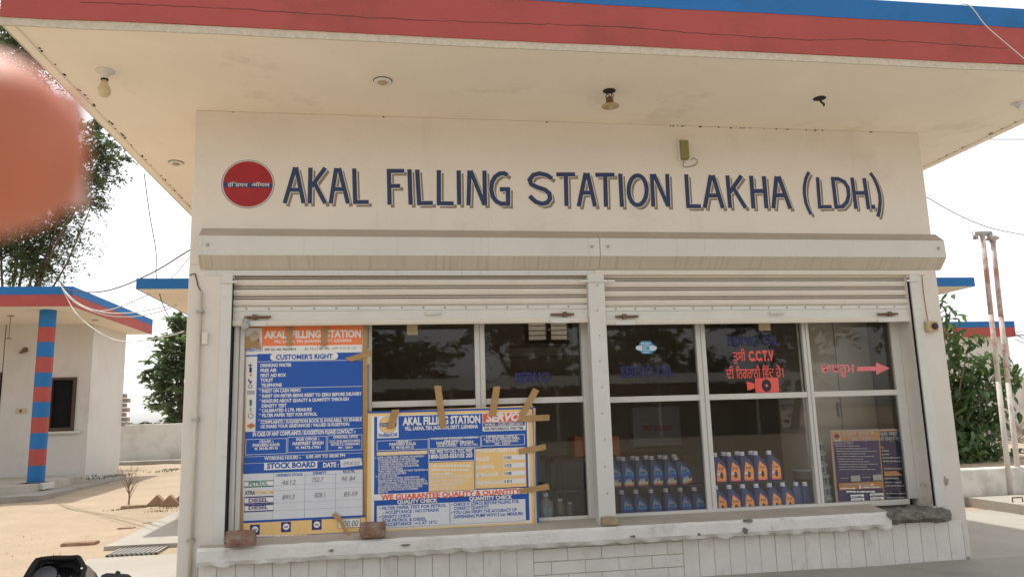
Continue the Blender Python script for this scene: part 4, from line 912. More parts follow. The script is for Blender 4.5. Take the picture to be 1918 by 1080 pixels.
for px, y, z, lb in ((1104, YB+.03, zU, 'upper oil bottle left of the centre post, the farther of two'), (1112, YB, zU, 'upper oil bottle left of the centre post, the nearer of two'), (1108, YB, zLo, 'lower oil bottle seen just left of the centre post')): bottle((bx_(px, y)-.0, y, z), 'blue', lb, GB)
for i, px in enumerate((1345.5, 1372, 1397.4, 1422.6, 1448.5)): bottle((bx_(px), YB, zU+.004), 'orange', 'oil bottle with orange motorcycle label, %s from the left on the upper row' % ORD[i], GB, 0, rnd.uniform(-.06, .06))
for i, px in enumerate((1339, 1362, 1388, 1414)): bottle((bx_(px, YB+.085), YB+.085, zU+.004), 'orange', 'rear oil bottle behind the orange labels, cap showing, %s from the left' % ORD[i], GB)
for i, px in enumerate((1342.5, 1368, 1393.7, 1419.3, 1444.3, 1469.2)): bottle((bx_(px), YB, zLo+.004), 'orange', 'oil bottle with orange motorcycle label, %s from the left on the lower row' % ORD[i], GB, 0, rnd.uniform(-.06, .06))
bottle((bx_(1493.6)-.02, YB+.02, zLo+.002), None, 'plain navy oil bottle without label, left of two by the mullion', GB, 0, 1.3); bottle((bx_(1503), YB+.03, zLo+.002), None, 'plain navy oil bottle without label, right of two by the mullion', GB, -.05, 1.7)
SHELF = mat('shelf_board', (.10, .085, .07), .6, .15, 8)
sh = thing('display_shelf', 'dark two-tier display shelf carrying the oil bottles', 'shelf', (3.8, .38, .4))
xq0, xq1 = 2.5, bx_(1448.5)+.10
MB().box(2.5, 5.44, .262, .58, .392, zLo-.0008).build('lower_board', SHELF, sh)
MB().box(2.62, xq1, .290, .50, zU-.0085, zU-.0008).build('upper_board', SHELF, sh)
for x in (2.6, xm[2]-.01, xq1-.01): MB().box(x, x+.012, .45, .50, zLo, zU-.009).build('support', SHELF, sh)
# grey jug and green-banded bucket, odd jars
c = AY(1023, 970, .33); t = thing('grey_oil_jug', 'squat grey oil jug with pale label beside the wide board', 'jug', (c.x, .33, .405))
MB().lathe([(.05, 0), (.058, .01), (.06, .10), (.052, .14), (.022, .165), (.02, .18)], (c.x, .33, .405), 16).build('body', mat('jug_grey', (.36, .36, .34), .4), t, smooth=True)
MB().lathe([(.023, .18), (.024, .205), (.02, .207)], (c.x, .33, .405), 14).build('cap', CAPW, t); MB().box(c.x-.03, c.x+.03, .266, .2685, .44, .515).build('label', PLb, t)
for k, (px, rr, hh, lb) in enumerate(((1050, .035, .15, 'small dusty jar right of the grey jug'), (1068, .03, .12, 'shorter dusty jar nearest the centre post'))):
    c = AY(px, 968, .38); t = thing('dusty_jar', lb, 'jar', (c.x, .38, .405)); MB().lathe([(rr*.9, 0), (rr, .01), (rr, hh*.7), (rr*.5, hh*.88), (rr*.5, hh*.9)], (c.x, .38, .405), 14).build('body', mat('jar_brown', (.22, .19, .13), .4), t, smooth=True); MB().lathe([(rr*.6, hh*.9), (rr*.6, hh), (rr*.5, hh*1.01)], (c.x, .38, .405), 12).build('lid', CAPW, t)
MB().box(1.9, 2.49, .265, .56, .385, .4045).build('ledge_board', SHELF, sh)
c = AY(1519, 935, .62); t = thing('green_bucket', 'white bucket with a green band behind the plain bottles', 'bucket', (c.x, .62, .40))
MB().lathe([(.10, 0), (.115, .20), (.118, .20)], (c.x, .62, .40), 20).build('lower_body', mat('bucket_green', srgb(120, 150, 60), .5), t, smooth=True); MB().lathe([(.118, .2005), (.122, .26), (.13, .262), (.13, .28), (.12, .283)], (c.x, .62, .40), 20).build('upper_body', PW, t, smooth=True)
MB().box(4.6, 5.44, .585, .85, .37, .3985).build('rear_board', SHELF, sh)
# inside the room
t = thing('wall_clock', 'round dark-rimmed wall clock on the back wall of the shop', 'clock', (AY(918, 690, 3.57).x, 3.57, AY(918, 690, 3.57).z)); c = AY(918, 690, 3.57)
MB().lathe([(.17, 0), (.17, -.03), (.15, -.035)], c, 28, 0, 'y').build('rim', BLACKD, t); MB().lathe([(.148, -.032), (.147, -.036)], c, 28, 0, 'y').build('dial', mat('clock_dial', (.45, .4, .32), .5), t)
mb = MB(); mb.obox(c+Vector((.03, -.038, .03)), (.045, 0, .045), (0, .001, 0), (-.004, 0, .004)); mb.obox(c+Vector((-.02, -.0385, .05)), (-.03, 0, .07), (0, .001, 0), (.003, 0, .002)); mb.build('hands', BLACKD, t)
t = thing('first_aid_box', 'white first aid box with red lettering on the back wall', 'box', (AY(1232, 800, 3.4).x, 3.4, AY(1232, 820, 3.4).z)); c = AY(1232, 800, 3.4)
MB().box(c.x-.30, c.x+.30, 3.42, 3.57, c.z-.22, c.z+.25).build('case', OFFW, t, bevel=.01); p = Print(3.419, lambda u, v: (u, v)); p.text(P_RED, 'FIRST AID BOX', 1205, 806, 1260, 9, .03); p.out('lettering', t)
t = thing('desk', 'dark wooden desk standing inside the shop', 'desk', (3.6, 2.0, .03)); MB().box(2.9, 4.3, 1.7, 2.4, .74, .78).build('top', DARKWOOD, t); 
for x in (2.95, 4.2): 
    for y in (1.75, 2.3): MB().box(x, x+.05, y, y+.05, .03, .74).build('leg', DARKWOOD, t)
t = thing('orange_crate', 'orange plastic crate on the desk inside the shop', 'crate', (3.35, 2.0, .785)); OC = mat('crate_orange', srgb(214, 120, 50), .5)
MB().box(3.15, 3.6, 1.85, 1.86, .785, .97).build('front', OC, t); MB().box(3.15, 3.6, 2.15, 2.16, .785, .97).build('rear', OC, t); MB().box(3.15, 3.16, 1.861, 2.149, .785, .97).build('side', OC, t); MB().box(3.59, 3.6, 1.861, 2.149, .785, .97).build('side', OC, t); MB().box(3.161, 3.589, 1.861, 2.149, .785, .795).build('base', OC, t)
# red plastic chair
t = thing('red_chair', 'dark red plastic chair inside behind the left window', 'chair', (1.75, 1.9, .03)); RC = mat('chair_red', srgb(120, 30, 30), .4)
MB().box(1.5, 2.0, 1.65, 2.1, .44, .47).build('seat', RC, t, bevel=.01); MB().box(1.52, 1.98, 1.62, 1.66, .52, 1.25).build('backrest', RC, t, bevel=.015)
for x in (1.52, 1.94):
    for y in (1.66, 2.04): MB().box(x, x+.04, y, y+.04, .03, .44).build('leg', RC, t)
# added cupboard, pale and near the glass to brighten the right pane
t = thing('added_cupboard', 'added grey-brown cupboard standing in for the pale wall behind the right pane', 'cupboard', (5.2, .9, .03)); SCM = mat('cupboard_paint', (.66, .59, .48), .6, .06, 3)
MB().box(4.90, 5.58, .66, 1.1, .03, 2.5).build('case', SCM, t, bevel=.006)
for x in (4.92, 5.245): MB().box(x, x+.315, .645, .659, .10, 2.44).build('door', SCM, t, bevel=.004)
MB().box(5.20, 5.22, .62, .644, 1.1, 1.22).build('handle', STEEL, t)

# ================================================================== left outbuilding
OBW = mat('outbuilding_paint', (.64, .625, .59), .9, .06, .8, .3, 50, dirt=(.48, .43, .36), dscale=.9, dthr=.68, streak=((.46, .40, .33), 3, .5, .62, .35))
OB = thing('outbuilding', 'white outbuilding with blue and red roof edge and striped porch pillar', 'building', (-8, 11, .2))
oxr, oyf, oyb, oz = -4.10, 8.5, 12.95, 3.30; xw, yw0, yw1 = -4.62, 10.95, 12.85
mb = MB(); wx0 = AY(92, 750, yw0).x; wx1 = AY(142, 750, yw0).x; wz0 = AY(142, 806, yw0).z; wz1 = AY(142, 706, yw0).z
dx1 = AY(1, 750, yw0).x
mb.box(-16, dx1-.02, yw0, yw0+.2, .1, oz); mb.box(dx1, wx0, yw0, yw0+.2, .1, oz); mb.box(wx1, xw, yw0, yw0+.2, .1, oz); mb.box(wx0+.001, wx1-.001, yw0, yw0+.2, .1, wz0); mb.box(wx0+.001, wx1-.001, yw0, yw0+.2, wz1, oz)
mb.box(xw-.2, xw, yw0+.201, yw1, .1, oz); mb.box(-16, xw-.201, yw1-.2, yw1, .1, oz)
mb.build('wall', OBW, OB)
mb = MB().box(-17, oxr-.012, oyf+.012, oyb-.012, oz, oz+.34); ro = mb.build('roof', SOFFIT, OB)
for nm, z0, z1, m, tt in (('red_band', oz-.004, oz+.205, RED, 0), ('blue_band', oz+.203, oz+.345, BLUE, .004)):
    mb = MB(); mb.box(-17, oxr+tt, oyf-tt, oyf+.011, z0, z1); mb.box(oxr-.011, oxr+tt, oyf+.0115, oyb, z0, z1); mb.build(nm, m, ro)
# striped pillar: each ring of paint a piece of its own
pc = AY(72, 760, 9.0); pc = Vector((AY(88, 585, 9.0).x+.02, 9.0, 0)); ring_px = (583, 612, 640, 668, 697, 724, 752, 781, 810, 840, 871, 902)
pil = MB().lathe([(.125, .31), (.125, oz)], (pc.x, pc.y, 0), 20).build('pillar', OBW, OB, smooth=True)
for k in range(11):
    z1 = AY(88, ring_px[k], 8.9).z; z0 = AY(75, ring_px[k+1], 8.9).z
    if k == 0: z1 = oz
    MB().lathe([(.128, z0+.0005), (.134, z0+.001), (.134, z1-.001), (.128, z1-.0005)], (pc.x, pc.y, 0), 24).build('paint_ring', BLUE if k % 2 == 0 else RED, pil, smooth=False)
MB().box(pc.x-.22, pc.x+.22, pc.y-.22, pc.y+.22, .2, .31).build('pillar_base', OBW, OB, bevel=.01)
wf = MB(); wm = DARKWOOD
for a in ((wx0, wx0+.05, wz0, wz1), (wx1-.06, wx1, wz0, wz1)): wf.box(a[0], a[1], yw0-.03, yw0+.1, a[2], a[3])
for z0, z1 in ((wz0, wz0+.07), (wz1-.05, wz1)): wf.box(wx0+.051, wx1-.061, yw0-.029, yw0+.099, z0, z1)
wo_ = wf.build('window', mat('window_brown', (.08, .05, .035), .6, .2, 10), OB)
MB().box(wx0+.02, wx1-.02, yw0+.05, yw0+.056, wz0+.02, wz1-.02).build('pane', mat('dark_mesh', (.015, .015, .015), .85, spec=.1), wo_)
MB().box(wx0-.05, wx1+.12, yw0-.09, yw0-.031, wz0-.05, wz0-.005).build('window_sill', OBW, OB)
MB().box(dx1-.08, dx1-.02, yw0-.02, yw0+.06, .3, 2.35).build('door_frame', MATS['window_brown'], OB)
mb = MB(); r = random.Random(7)
for k in range(14):     # toothed brick end
    z = AY(222, 733, yw1).z-.105*k-.05
    if z < 1.3: break
    MB().box(xw-.05, xw+(.11 if k % 2 else .03)+r.uniform(-.01, .015), yw1+.002, yw1+.2, z-.088, z).build('brick', mat('grey_brick', (.36, .29, .24), .95, .2, 12, .7, 50), OB)
def pt(px, py, y): return AY(px, py, y)
c = pt(48, 655, yw0); mb = MB(); mb.lathe([(.05, 0), (.05, -.05), (.02, -.06)], (c.x, yw0, c.z), 10, 0, 'y'); mb.tube([(c.x, yw0-.05, c.z), (c.x-.05, yw0-.1, c.z-.07)], .03, 8); mb.build('wall_lamp', RUST, OB)
c = pt(40, 769, yw0); MB().box(c.x-.09, c.x+.09, yw0-.03, yw0-.001, c.z-.045, c.z+.045).build('switch_plate', CARD, OB); MB().box(c.x-.02, c.x+.02, yw0-.036, yw0-.031, c.z-.025, c.z+.025).build('switch', DARKWOOD, OB)
for px, py in ((20, 591), (178, 599)):
    c = AZ(px, py, oz); mb = MB().lathe([(.06, 0), (.06, -.006)], c, 12); 
    if px < 100: mb.tube([c, c+Vector((0, 0, -.42))], .006, 5); mb.lathe([(.045, -.42), (.045, -.43)], c, 10)
    mb.build('light_hook', RUST, OB)
# porch floor and outer apron
PORCH = mat('porch_cement', (.48, .45, .39), .9, .12, 1.5, .6, 40, dirt=(.3, .26, .2), dscale=2, dthr=.62)
slab('porch_floor', -16, -4.52, 8.3, 10.93, .31, .3, PORCH, 11, .02)
slab('porch_apron', -16, -4.05, 7.75, 12.9, .185, .3, CONC2, 12, .05)
# boundary wall
BW_Y = 16.5
mb = MB(); mb.box(-5.9, 8, BW_Y, BW_Y+.23, .1, 1.28); w1 = mb.build('boundary_wall', mat('wall_lime', (.72, .70, .65), .95, .07, 1., .4, 40, dirt=(.36, .32, .26), dscale=1.2, dthr=.64), bevel=.02)
tag(w1, 'plain whitewashed boundary wall beyond the sandy yard', 'wall')
slab('wall_footing', -6, 8, BW_Y-.9, BW_Y-.01, .34, .3, CONC2, 14, .12)
# brick border, rubble, sapling
bk = [(-.0, 0)]
for i, (px, py) in enumerate(((295, 948), (319, 948), (340, 946))):
    c = AZ(px, py, .06); mb = MB(); mb.obox(c+Vector((0, 0, .02)), Vector((.075, 0, .075)), Vector((0, .06, 0)), Vector((-.075, 0, .075)))
    tag(mb.build('border_brick', mat('dusty_brick', (.32, .21, .14), .95, .2, 12, .6, 50), bevel=.008), 'brick standing on its corner in the sand, %s of the row by the shop' % ('left end', 'middle', 'right end')[i], 'brick', 'bricks of a garden border')
c = AZ(250, 953, .05); tag(MB().obox(c+Vector((0, 0, .02)), (.16, .02, 0), (-.01, .055, 0), (0, 0, .035)).build('flat_brick', MATS['dusty_brick'], bevel=.008), 'brick lying flat at the foot of the dry sapling', 'brick')
c = AZ(236, 990, .02); lump('rubble_stone', (c.x, c.y, -.02), .16, .08, .05, MATS['dusty_brick'], 'flat brick fragment on the sand left of the path', 'stone', 3)
c = AZ(283, 980, .02); lump('rubble_stone', (c.x, c.y, -.02), .14, .1, .05, MATS['grey_brick'], 'grey rubble lump on the sand next to the path edge', 'stone', 4)
c = AZ(150, 1020, .0); lump('rubble_stone', (c.x, c.y, -.03), .30, .12, .055, MATS['dusty_brick'], 'long flat brick half sunk in the sand above the motorcycle', 'stone', 6)
c = AZ(240, 948, .05); sp = thing('dry_sapling', 'dry leafless sapling standing in the sandy yard', 'sapling', (c.x, c.y, .03)); r = random.Random(2)
st = MB(); tw = MB(); st.tube([c+Vector((0, 0, -.05)), c+Vector((.01, 0, .12)), c+Vector((-.01, 0, .3))], [.016, .012, .008], 6)
for k in range(13):
    h = r.uniform(.08, .3); a = r.uniform(0, 6.3); d = Vector((cos(a)*.5, sin(a)*.3, 1)); b0 = c+Vector((0, 0, h)); tw.tube([b0, b0+d*.15+Vector((r.uniform(-.05, .05), 0, 0)), b0+d*r.uniform(.25, .36)], [.006, .004, .002], 4)
DRYW = mat('dry_twig', (.26, .2, .15), .9, .2, 20); st.build('stem', DRYW, sp); tw.build('twigs', DRYW, sp)
# low green weeds
WEED = mat('weed_green', (.10, .115, .05), .8, .3, 20, trans=(.12, .14, .05))
def weeds(name, spots, n, hgt, lab, seed=1, spread=(.3, .15), m=WEED):
    r = random.Random(seed); vs = []; fs = []
    for c in spots:
        for k in range(n):
            b = c+Vector((r.gauss(0, spread[0]), r.gauss(0, spread[1]), 0)); a = r.uniform(0, 6.3); l = hgt*r.uniform(.4, 1); d = Vector((cos(a), sin(a), 0)); s_ = Vector((-sin(a), cos(a), 0))*l*.16
            i = len(vs); p1 = b+d*l*.3+Vector((0, 0, l*.6)); p2 = b+d*l*.75+Vector((0, 0, l*.85)); vs += [b-s_*.4, b+s_*.4, p1+s_, p1-s_, p2]; fs += [(i, i+1, i+2, i+3), (i+3, i+2, i+4)]
    me = bpy.data.meshes.new(name); me.from_pydata(vs, [], fs); me.materials.append(m); o = link(name, me); o['kind'] = 'stuff'; return o
o = weeds('weeds', [AZ(px, py, gz(7)) for px, py in ((222, 955), (262, 948), (285, 948), (300, 958), (316, 952))], 70, .032, '', 3, (.09, .04))
o['label'] = 'low green weeds around the border bricks'; o['category'] = 'weeds'
o = weeds('wall_weeds', [AZ(px, py, .25) for px, py in ((160, 892), (182, 897), (205, 893), (225, 891), (300, 884), (318, 880), (335, 880))], 45, .06, '', 4, (.14, .14))
o['label'] = 'straggly weeds along the foot of the boundary wall'; o['category'] = 'weeds'
o = weeds('pebbles', [AZ(px, py, 0.02) for px, py in ((80, 990), (150, 960), (60, 1030), (250, 975), (120, 1000), (200, 1000), (20, 970))], 22, .03, '', 8, (.8, .5), MATS['dusty_brick']); o['label'] = 'scattered chips and straw on the sand'; o['category'] = 'debris'

# ================================================================== right side
zt = .1
lwy = AZ(1870, 926, zt).y; lw0 = AZ(1760, 929, zt).x
mb = MB(); h0 = AY(1870, 876, lwy).z; mb.box(6.6, 17, lwy, lwy+.22, 0, h0)
tag(mb.build('planter_wall', mat('planter_lime', (.76, .73, .67), .95, .1, 2, .7, 40, dirt=(.34, .29, .23), dscale=3.2, dthr=.6), bevel=.02), 'low peeling white planter wall at the right', 'wall')
struct(MB().box(6.6, 17, lwy+.221, 9.5, 0, h0-.06).build('planter_soil', SAND))
mb = MB(); a = AZ(1845, 930, zt); mb.box(9.0, 10.6, a.y-.75, a.y-.1, zt+.001, zt+.022)
lid = tag(mb.build('tank_cover', mat('cover_plate', (.44, .41, .36), .6, .15, 4), bevel=.005), 'flat steel tank cover on the raised slab at the right', 'cover')
c = AZ(1905, 940, zt+.02); MB().tube([(c.x-.05, c.y, zt+.022), (c.x-.05, c.y, zt+.07), (c.x+.07, c.y, zt+.07), (c.x+.07, c.y, zt+.022)], .008, 6).build('handle', RUST, lid)
# vent pipes
PIPE = mat('pipe_paint', (.62, .56, .52), .7, .1, 6, .4, 60, dirt=(.40, .15, .09), dscale=7, dthr=.52, dsoft=.1)
PIPEM = mat('pipe_paint_middle', (.64, .59, .55), .7, .1, 6, .3, 60, dirt=(.42, .19, .11), dscale=7, dthr=.56, dsoft=.1)
PIPEL = mat('pipe_paint_lower', (.66, .62, .58), .7, .08, 6, .2, 60, dirt=(.42, .24, .14), dscale=6, dthr=.64)
for k, (bp, tp, lab) in enumerate((((1893, 925), (1840, 440), 'left rusty vent pipe with a T-shaped top'), ((1911, 923), (1859, 447), 'right rusty vent pipe with a mushroom cap'))):
    b = AZ(*bp, zt); top = AY(*tp, b.y).z; b = Vector((AY(bp[0], bp[1], b.y).x, b.y, zt)); tx = AY(*tp, b.y).x
    t = thing('vent_pipe', lab, 'pipe', b, 'tank vent pipes at the right')
    tq = Vector((tx, b.y, top))
    for nm, f0, f1, mm, rr in (('lower_pipe', 0, .42, PIPEL, .030), ('middle_pipe', .42, .68, PIPEM, .0297), ('upper_pipe', .68, 1, PIPE, .0294)):
        MB().tube([b.lerp(tq, f0), b.lerp(tq, f1)], rr, 12).build(nm, mm, t, smooth=True)
    if k == 0:
        mb = MB(); q = Vector((tx, b.y, top)); mb.tube([q+Vector((-.12, 0, .02)), q+Vector((.12, 0, .02))], .032, 10); mb.tube([q+Vector((-.10, 0, .02)), q+Vector((-.10, 0, -.055))], .03, 10); mb.tube([q+Vector((.10, 0, .02)), q+Vector((.10, 0, -.055))], .03, 10); mb.build('tee_top', STEEL, t, smooth=True)
    else:
        q = Vector((tx, b.y, top)); MB().lathe([(.035, -.05), (.04, -.02), (.075, -.01), (.08, .005), (.05, .03), (.02, .045), (.012, .06)], q, 16).build('mushroom_cap', STEEL, t, smooth=True)
# right building
RBY = 12.
xa2, xb2 = AY(1700, 601, RBY).x, AY(1899, 601, RBY).x; zt2 = AY(1899, 601, RBY).z; zm2 = AY(1899, 612, RBY).z; zb2 = AY(1899, 629, RBY).z
RBD = thing('roadside_building', 'white building with blue and red parapet behind the shrub', 'building', (xb2-3, RBY+2, .2))
MB().box(xa2-6, xb2-.12, RBY+.15, RBY+5, .1, zb2).build('wall', OBW, RBD); MB().box(xa2-6, xb2-.01, RBY+.02, RBY+5.2, zb2, zt2-.01).build('roof', SOFFIT, RBD)
MB().box(xa2-6, xb2, RBY, RBY+.0195, zb2-.01, zm2).build('red_band', RED, RBD); MB().box(xa2-6, xb2+.004, RBY-.004, RBY+.0194, zm2+.001, zt2).build('blue_band', BLUE, RBD)
MB().box(xb2-.009, xb2+.002, RBY+.0199, RBY+5.2, zb2-.01, zm2).build('red_band', RED, RBD); MB().box(xb2-.0089, xb2+.004, RBY+.0198, RBY+5.2, zm2+.001, zt2).build('blue_band', BLUE, RBD)
c = AY(1905, 628, RBY-.1); mb = MB(); r = random.Random(3)
for k in range(6): mb.tube([c, c+Vector((r.uniform(-.1, .3), 0, r.uniform(-.1, .1))), c+Vector((r.uniform(0, .5), r.uniform(-.2, .2), r.uniform(-.5, .2)))], .008, 4)
mb.build('service_wires', CABLE, RBD)
tag(MB().box(xb2+.6, 40, RBY+3, RBY+3.25, .1, 1.9).build('far_wall', MATS['wall_lime']), 'pale grey wall at the far right behind the pipes', 'wall')
# heap of dry brush
c = AY(1880, 835, 9.3); vs = []; r = random.Random(12); mb = MB()
for k in range(170):
    b = c+Vector((r.gauss(.5, .75), r.gauss(0, .4), r.uniform(-.3, .35))); a = r.uniform(0, 6.3); l = r.uniform(.3, .9); mb.tube([b, b+Vector((cos(a)*l, sin(a)*l*.5, r.uniform(-.1, .4)))], [.012, .005], 3, 0, False)
o = mb.build('dry_brush', DRYW, kind='stuff'); tag(o, 'heap of dry brushwood in front of the white building', 'brushwood')

# ================================================================== trees
BARK = mat('bark', (.15, .11, .08), .95, .25, 8, .9, 30)
def leaf_mesh(name, sprays, per, L, wd, m, parent, droop, r, kind=None):
    """sprays: list of (start, direction, length): leaves set along each drooping twig"""
    vs = []; fs = []
    for s0, d, ln in sprays:
        for k in range(per):
            f = (k+r.random())/per; p = s0+d*ln*f+Vector((0, 0, -droop*ln*f*f))+Vector((r.gauss(0, .05), r.gauss(0, .05), r.gauss(0, .05)))*ln
            a = r.uniform(0, 6.283); q = Vector((cos(a), sin(a), r.uniform(-.9, .35))).normalized()
            n = Vector((r.uniform(-.6, .6), r.uniform(-.6, .6), 1)).normalized(); sd = q.cross(n).normalized(); l = L*r.uniform(.65, 1.25); w_ = wd*r.uniform(.7, 1.2)
            up = sd.cross(q)*l*.10
            i = len(vs); vs += [p, p+q*l*.45+sd*w_+up, p+q*l, p+q*l*.45-sd*w_+up]; fs.append((i, i+1, i+2, i+3))
    me = bpy.data.meshes.new(name); me.from_pydata(vs, [], fs); me.materials.append(m); return link(name, me, parent, kind=kind)
def tree(name, lab, base, hgt, crown, r_seed, per, nspray, L, wd, m, droop=.6, trunk_r=.16, slen=.9, group=None, cat='tree'):
    r = random.Random(r_seed); t = thing(name, lab, cat, base, group); base = Vector(base)
    tm = MB(); top = Vector(crown[0][0]) if crown else base+Vector((0, 0, hgt))
    fork = base.lerp(Vector((top.x, top.y, base.z+hgt*.45)), .8)
    tm.tube([base+Vector((0, 0, -.2)), base.lerp(fork, .5)+Vector((r.uniform(-.1, .1), r.uniform(-.1, .1), 0)), fork], [trunk_r*1.25, trunk_r, trunk_r*.75], 9)
    sprays = []
    for c, rad in crown:
        c = Vector(c); mid = fork.lerp(c, .5)+Vector((r.uniform(-.3, .3), r.uniform(-.3, .3), r.uniform(0, .4))); tm.tube([fork, mid, c], [trunk_r*.45, trunk_r*.28, trunk_r*.1], 6)
        n = max(6, int(nspray*rad*rad))
        for k in range(n):
            d = Vector((r.gauss(0, 1), r.gauss(0, 1), r.gauss(.15, .8))).normalized(); s0 = c+Vector((d.x, d.y, d.z*.75))*rad*r.uniform(.15, .85)
            sprays.append((s0, (d+Vector((0, 0, .1))).normalized(), slen*r.uniform(.6, 1.2)*min(1, rad)))
            if k % 3 == 0: tm.tube([c.lerp(s0, .3), s0, s0+d*slen*.5], [.018, .010, .004], 4, 0, False)
    tm.build('trunk', BARK, t); leaf_mesh('crown', sprays, per, L, wd, m, t, droop, r); return t
FOL1 = mat('leaf_grey_green', (.10, .13, .075), .55, .3, 3, trans=(.12, .19, .05)); FOL2 = mat('leaf_mid_green', (.16, .21, .13), .33, .3, 2, trans=(.26, .40, .14), spec=.5); FOL3 = mat('leaf_deep_green', (.045, .08, .032), .45, .3, 3, trans=(.09, .16, .04))
# feathery tree rising behind the outbuilding
TY = 16.
def tp(px, py, dy=0): return AY(px, py, TY+dy)
cl = [(tp(60, 330), 1.2), (tp(150, 290, .5), .62), (tp(190, 275, -.3), .45), (tp(205, 300, .3), .42), (tp(190, 340, 0), .45), (tp(185, 245, .2), .35), (tp(150, 380), .62), (tp(95, 430, .4), .85), (tp(40, 470), .95), (tp(60, 505, -.4), .6), (tp(-60, 420), 1.6), (tp(-120, 260), 1.9), (tp(20, 220), 1.2), (tp(130, 240, .8), .5), (tp(-200, 480), 1.5), (tp(-220, 120), 2), (tp(20, 100), 1.5), (tp(125, 330, -.5), .7)]
tree('feathery_tree', 'feathery grey-green tree rising behind the outbuilding roof', (tp(-90, 800).x, TY, .3), 7, cl, 21, 30, 150, .115, .024, FOL1, .55, .09, .95)
# dense broadleaf tree between outbuilding and shop
MY = 20.
def mp_(px, py, dy=0): return AY(px, py, MY+dy)
cl = [(mp_(340, 625), .62), (mp_(322, 650, -.3), .62), (mp_(312, 690, -.4), .62), (mp_(335, 700), .8), (mp_(308, 735, -.2), .55), (mp_(330, 755, .2), .6), (mp_(365, 660), 1.), (mp_(380, 730), 1.1), (mp_(300, 705, -.5), .42), (mp_(350, 605, .2), .6), (mp_(345, 780, -.2), .45)]
tree('broadleaf_tree', 'dense broad-leaved tree beyond the boundary wall, left of the shop', (mp_(365, 800).x, MY, .3), 3.2, cl, 5, 26, 60, .20, .055, FOL2, .35, .15, .5)
# far hazy tree line on the horizon
FAR = mat('far_foliage', (.16, .19, .14), .9, .2, .05)
r = random.Random(31); sp_ = []
for k in range(60):
    x = -75+k*2.2+r.uniform(-1, 1); sp_ += [(Vector((x+r.gauss(0, 1), 230+r.uniform(-5, 5), .2+r.uniform(0, 1.8))), Vector((r.gauss(0, 1), r.gauss(0, 1), r.random())).normalized(), 2.) for _ in range(8)]
o = leaf_mesh('far_tree_line', sp_, 10, 1.6, .7, FAR, None, .1, r, 'stuff'); o['label'] = 'pale far-off tree line on the horizon'; o['category'] = 'trees'
# shrub with large leaves at the right
SY = 5.1
def shp(px, py, dy=0): return AY(px, py, SY+dy)
t = thing('leafy_shrub', 'tall shrub with large hanging leaves above the planter wall', 'shrub', (shp(1780, 870).x, SY, h0-.06))
r = random.Random(77); base = Vector((shp(1775, 880).x, SY, h0-.08)); st = MB(); lv = []
tips = [(1775, 560), (1790, 600), (1778, 640), (1800, 660), (1825, 625), (1850, 660), (1885, 680), (1905, 690), (1820, 700), (1850, 720), (1790, 720), (1800, 770), (1830, 760), (1860, 770), (1775, 690), (1780, 800), (1840, 690), (1810, 740), (1880, 730), (1912, 715), (1785, 845), (1850, 790), (1800, 820), (1770, 760), (1765, 720), (1825, 800), (1895, 760)]
for px, py in tips:
    tp_ = shp(px, py, r.uniform(-.45, .45)); md = base.lerp(tp_, .55)+Vector((r.uniform(-.1, .1), 0, .18)); md2 = md.lerp(tp_, .55)+Vector((0, 0, .06))
    st.tube([base+Vector((r.gauss(0, .05), r.gauss(0, .05), 0)), md, md2, tp_], [.020, .011, .007, .003], 5)
    for k in range(48 if px < 1870 else 46):
        f = r.random(); b = (md.lerp(md2, f*2) if f < .35 else md2.lerp(tp_, (f-.35)/.65))+Vector((r.gauss(0, .10), r.gauss(0, .10), r.gauss(0, .09))); lv.append(b)
for k in range(700):   # lower dense part
    lv.append(shp(r.gauss(1812, 32), r.gauss(842, 17), r.gauss(-.2, .35)))
st.build('stems', mat('shrub_stem', (.2, .17, .1), .8, .15, 12), t)
LF = [mat('shrub_leaf', (.055, .105, .035), .4, .25, 5, trans=(.1, .2, .04), spec=.5), mat('shrub_leaf_light', (.10, .16, .05), .4, .25, 5, trans=(.16, .26, .06), spec=.5)]
lms = []
for m in LF:
    me = bpy.data.meshes.new('leaf'); sec = [(0, .0, 0), (.18, .42, .03), (.5, .5, .05), (.8, .3, .02), (1, 0, -.06)]; vs = []; fs = []
    for a, b, c in sec: vs += [(a, -b*.42, c+.05*b), (a, 0, c-.03), (a, b*.42, c+.05*b)]
    for i in range(4): fs += [(3*i, 3*i+1, 3*i+4, 3*i+3), (3*i+1, 3*i+2, 3*i+5, 3*i+4)]
    me.from_pydata(vs, [], fs); me.materials.append(m); lms.append(me)
r.shuffle(lv)
def leaf_mat(b):
    a = r.uniform(0, 6.283); q = Vector((cos(a)*.7, sin(a)*.7, r.uniform(-1.5, .2))).normalized(); n = Vector((r.uniform(-.7, .7), r.uniform(-.9, .3), 1)).normalized(); sd = n.cross(q).normalized(); n = q.cross(sd); l = r.uniform(.12, .20)
    return Matrix(((q.x*l, sd.x*l, n.x*l, b.x), (q.y*l, sd.y*l, n.y*l, b.y), (q.z*l, sd.z*l, n.z*l, b.z), (0, 0, 0, 1)))
vis = sorted(lv, key=lambda b: b.y)[:300]; visset = set(id(b) for b in vis); rest = MB()
for b in lv:
    mt_ = leaf_mat(b); w_ = 1 if r.random() < .3 else 0
    if id(b) in visset:
        o = bpy.data.objects.new('leaf', lms[w_]); COL.objects.link(o); o.parent = t; o.matrix_parent_inverse = Matrix.Identity(4); o.matrix_basis = Matrix.Translation(-WLOC[t]) @ mt_
    else: rest.add([tuple(mt_ @ v.co) for v in lms[0].vertices], [tuple(p.vertices) for p in lms[0].polygons], w_)
rest.build('inner_leaves', LF, t, kind='stuff')

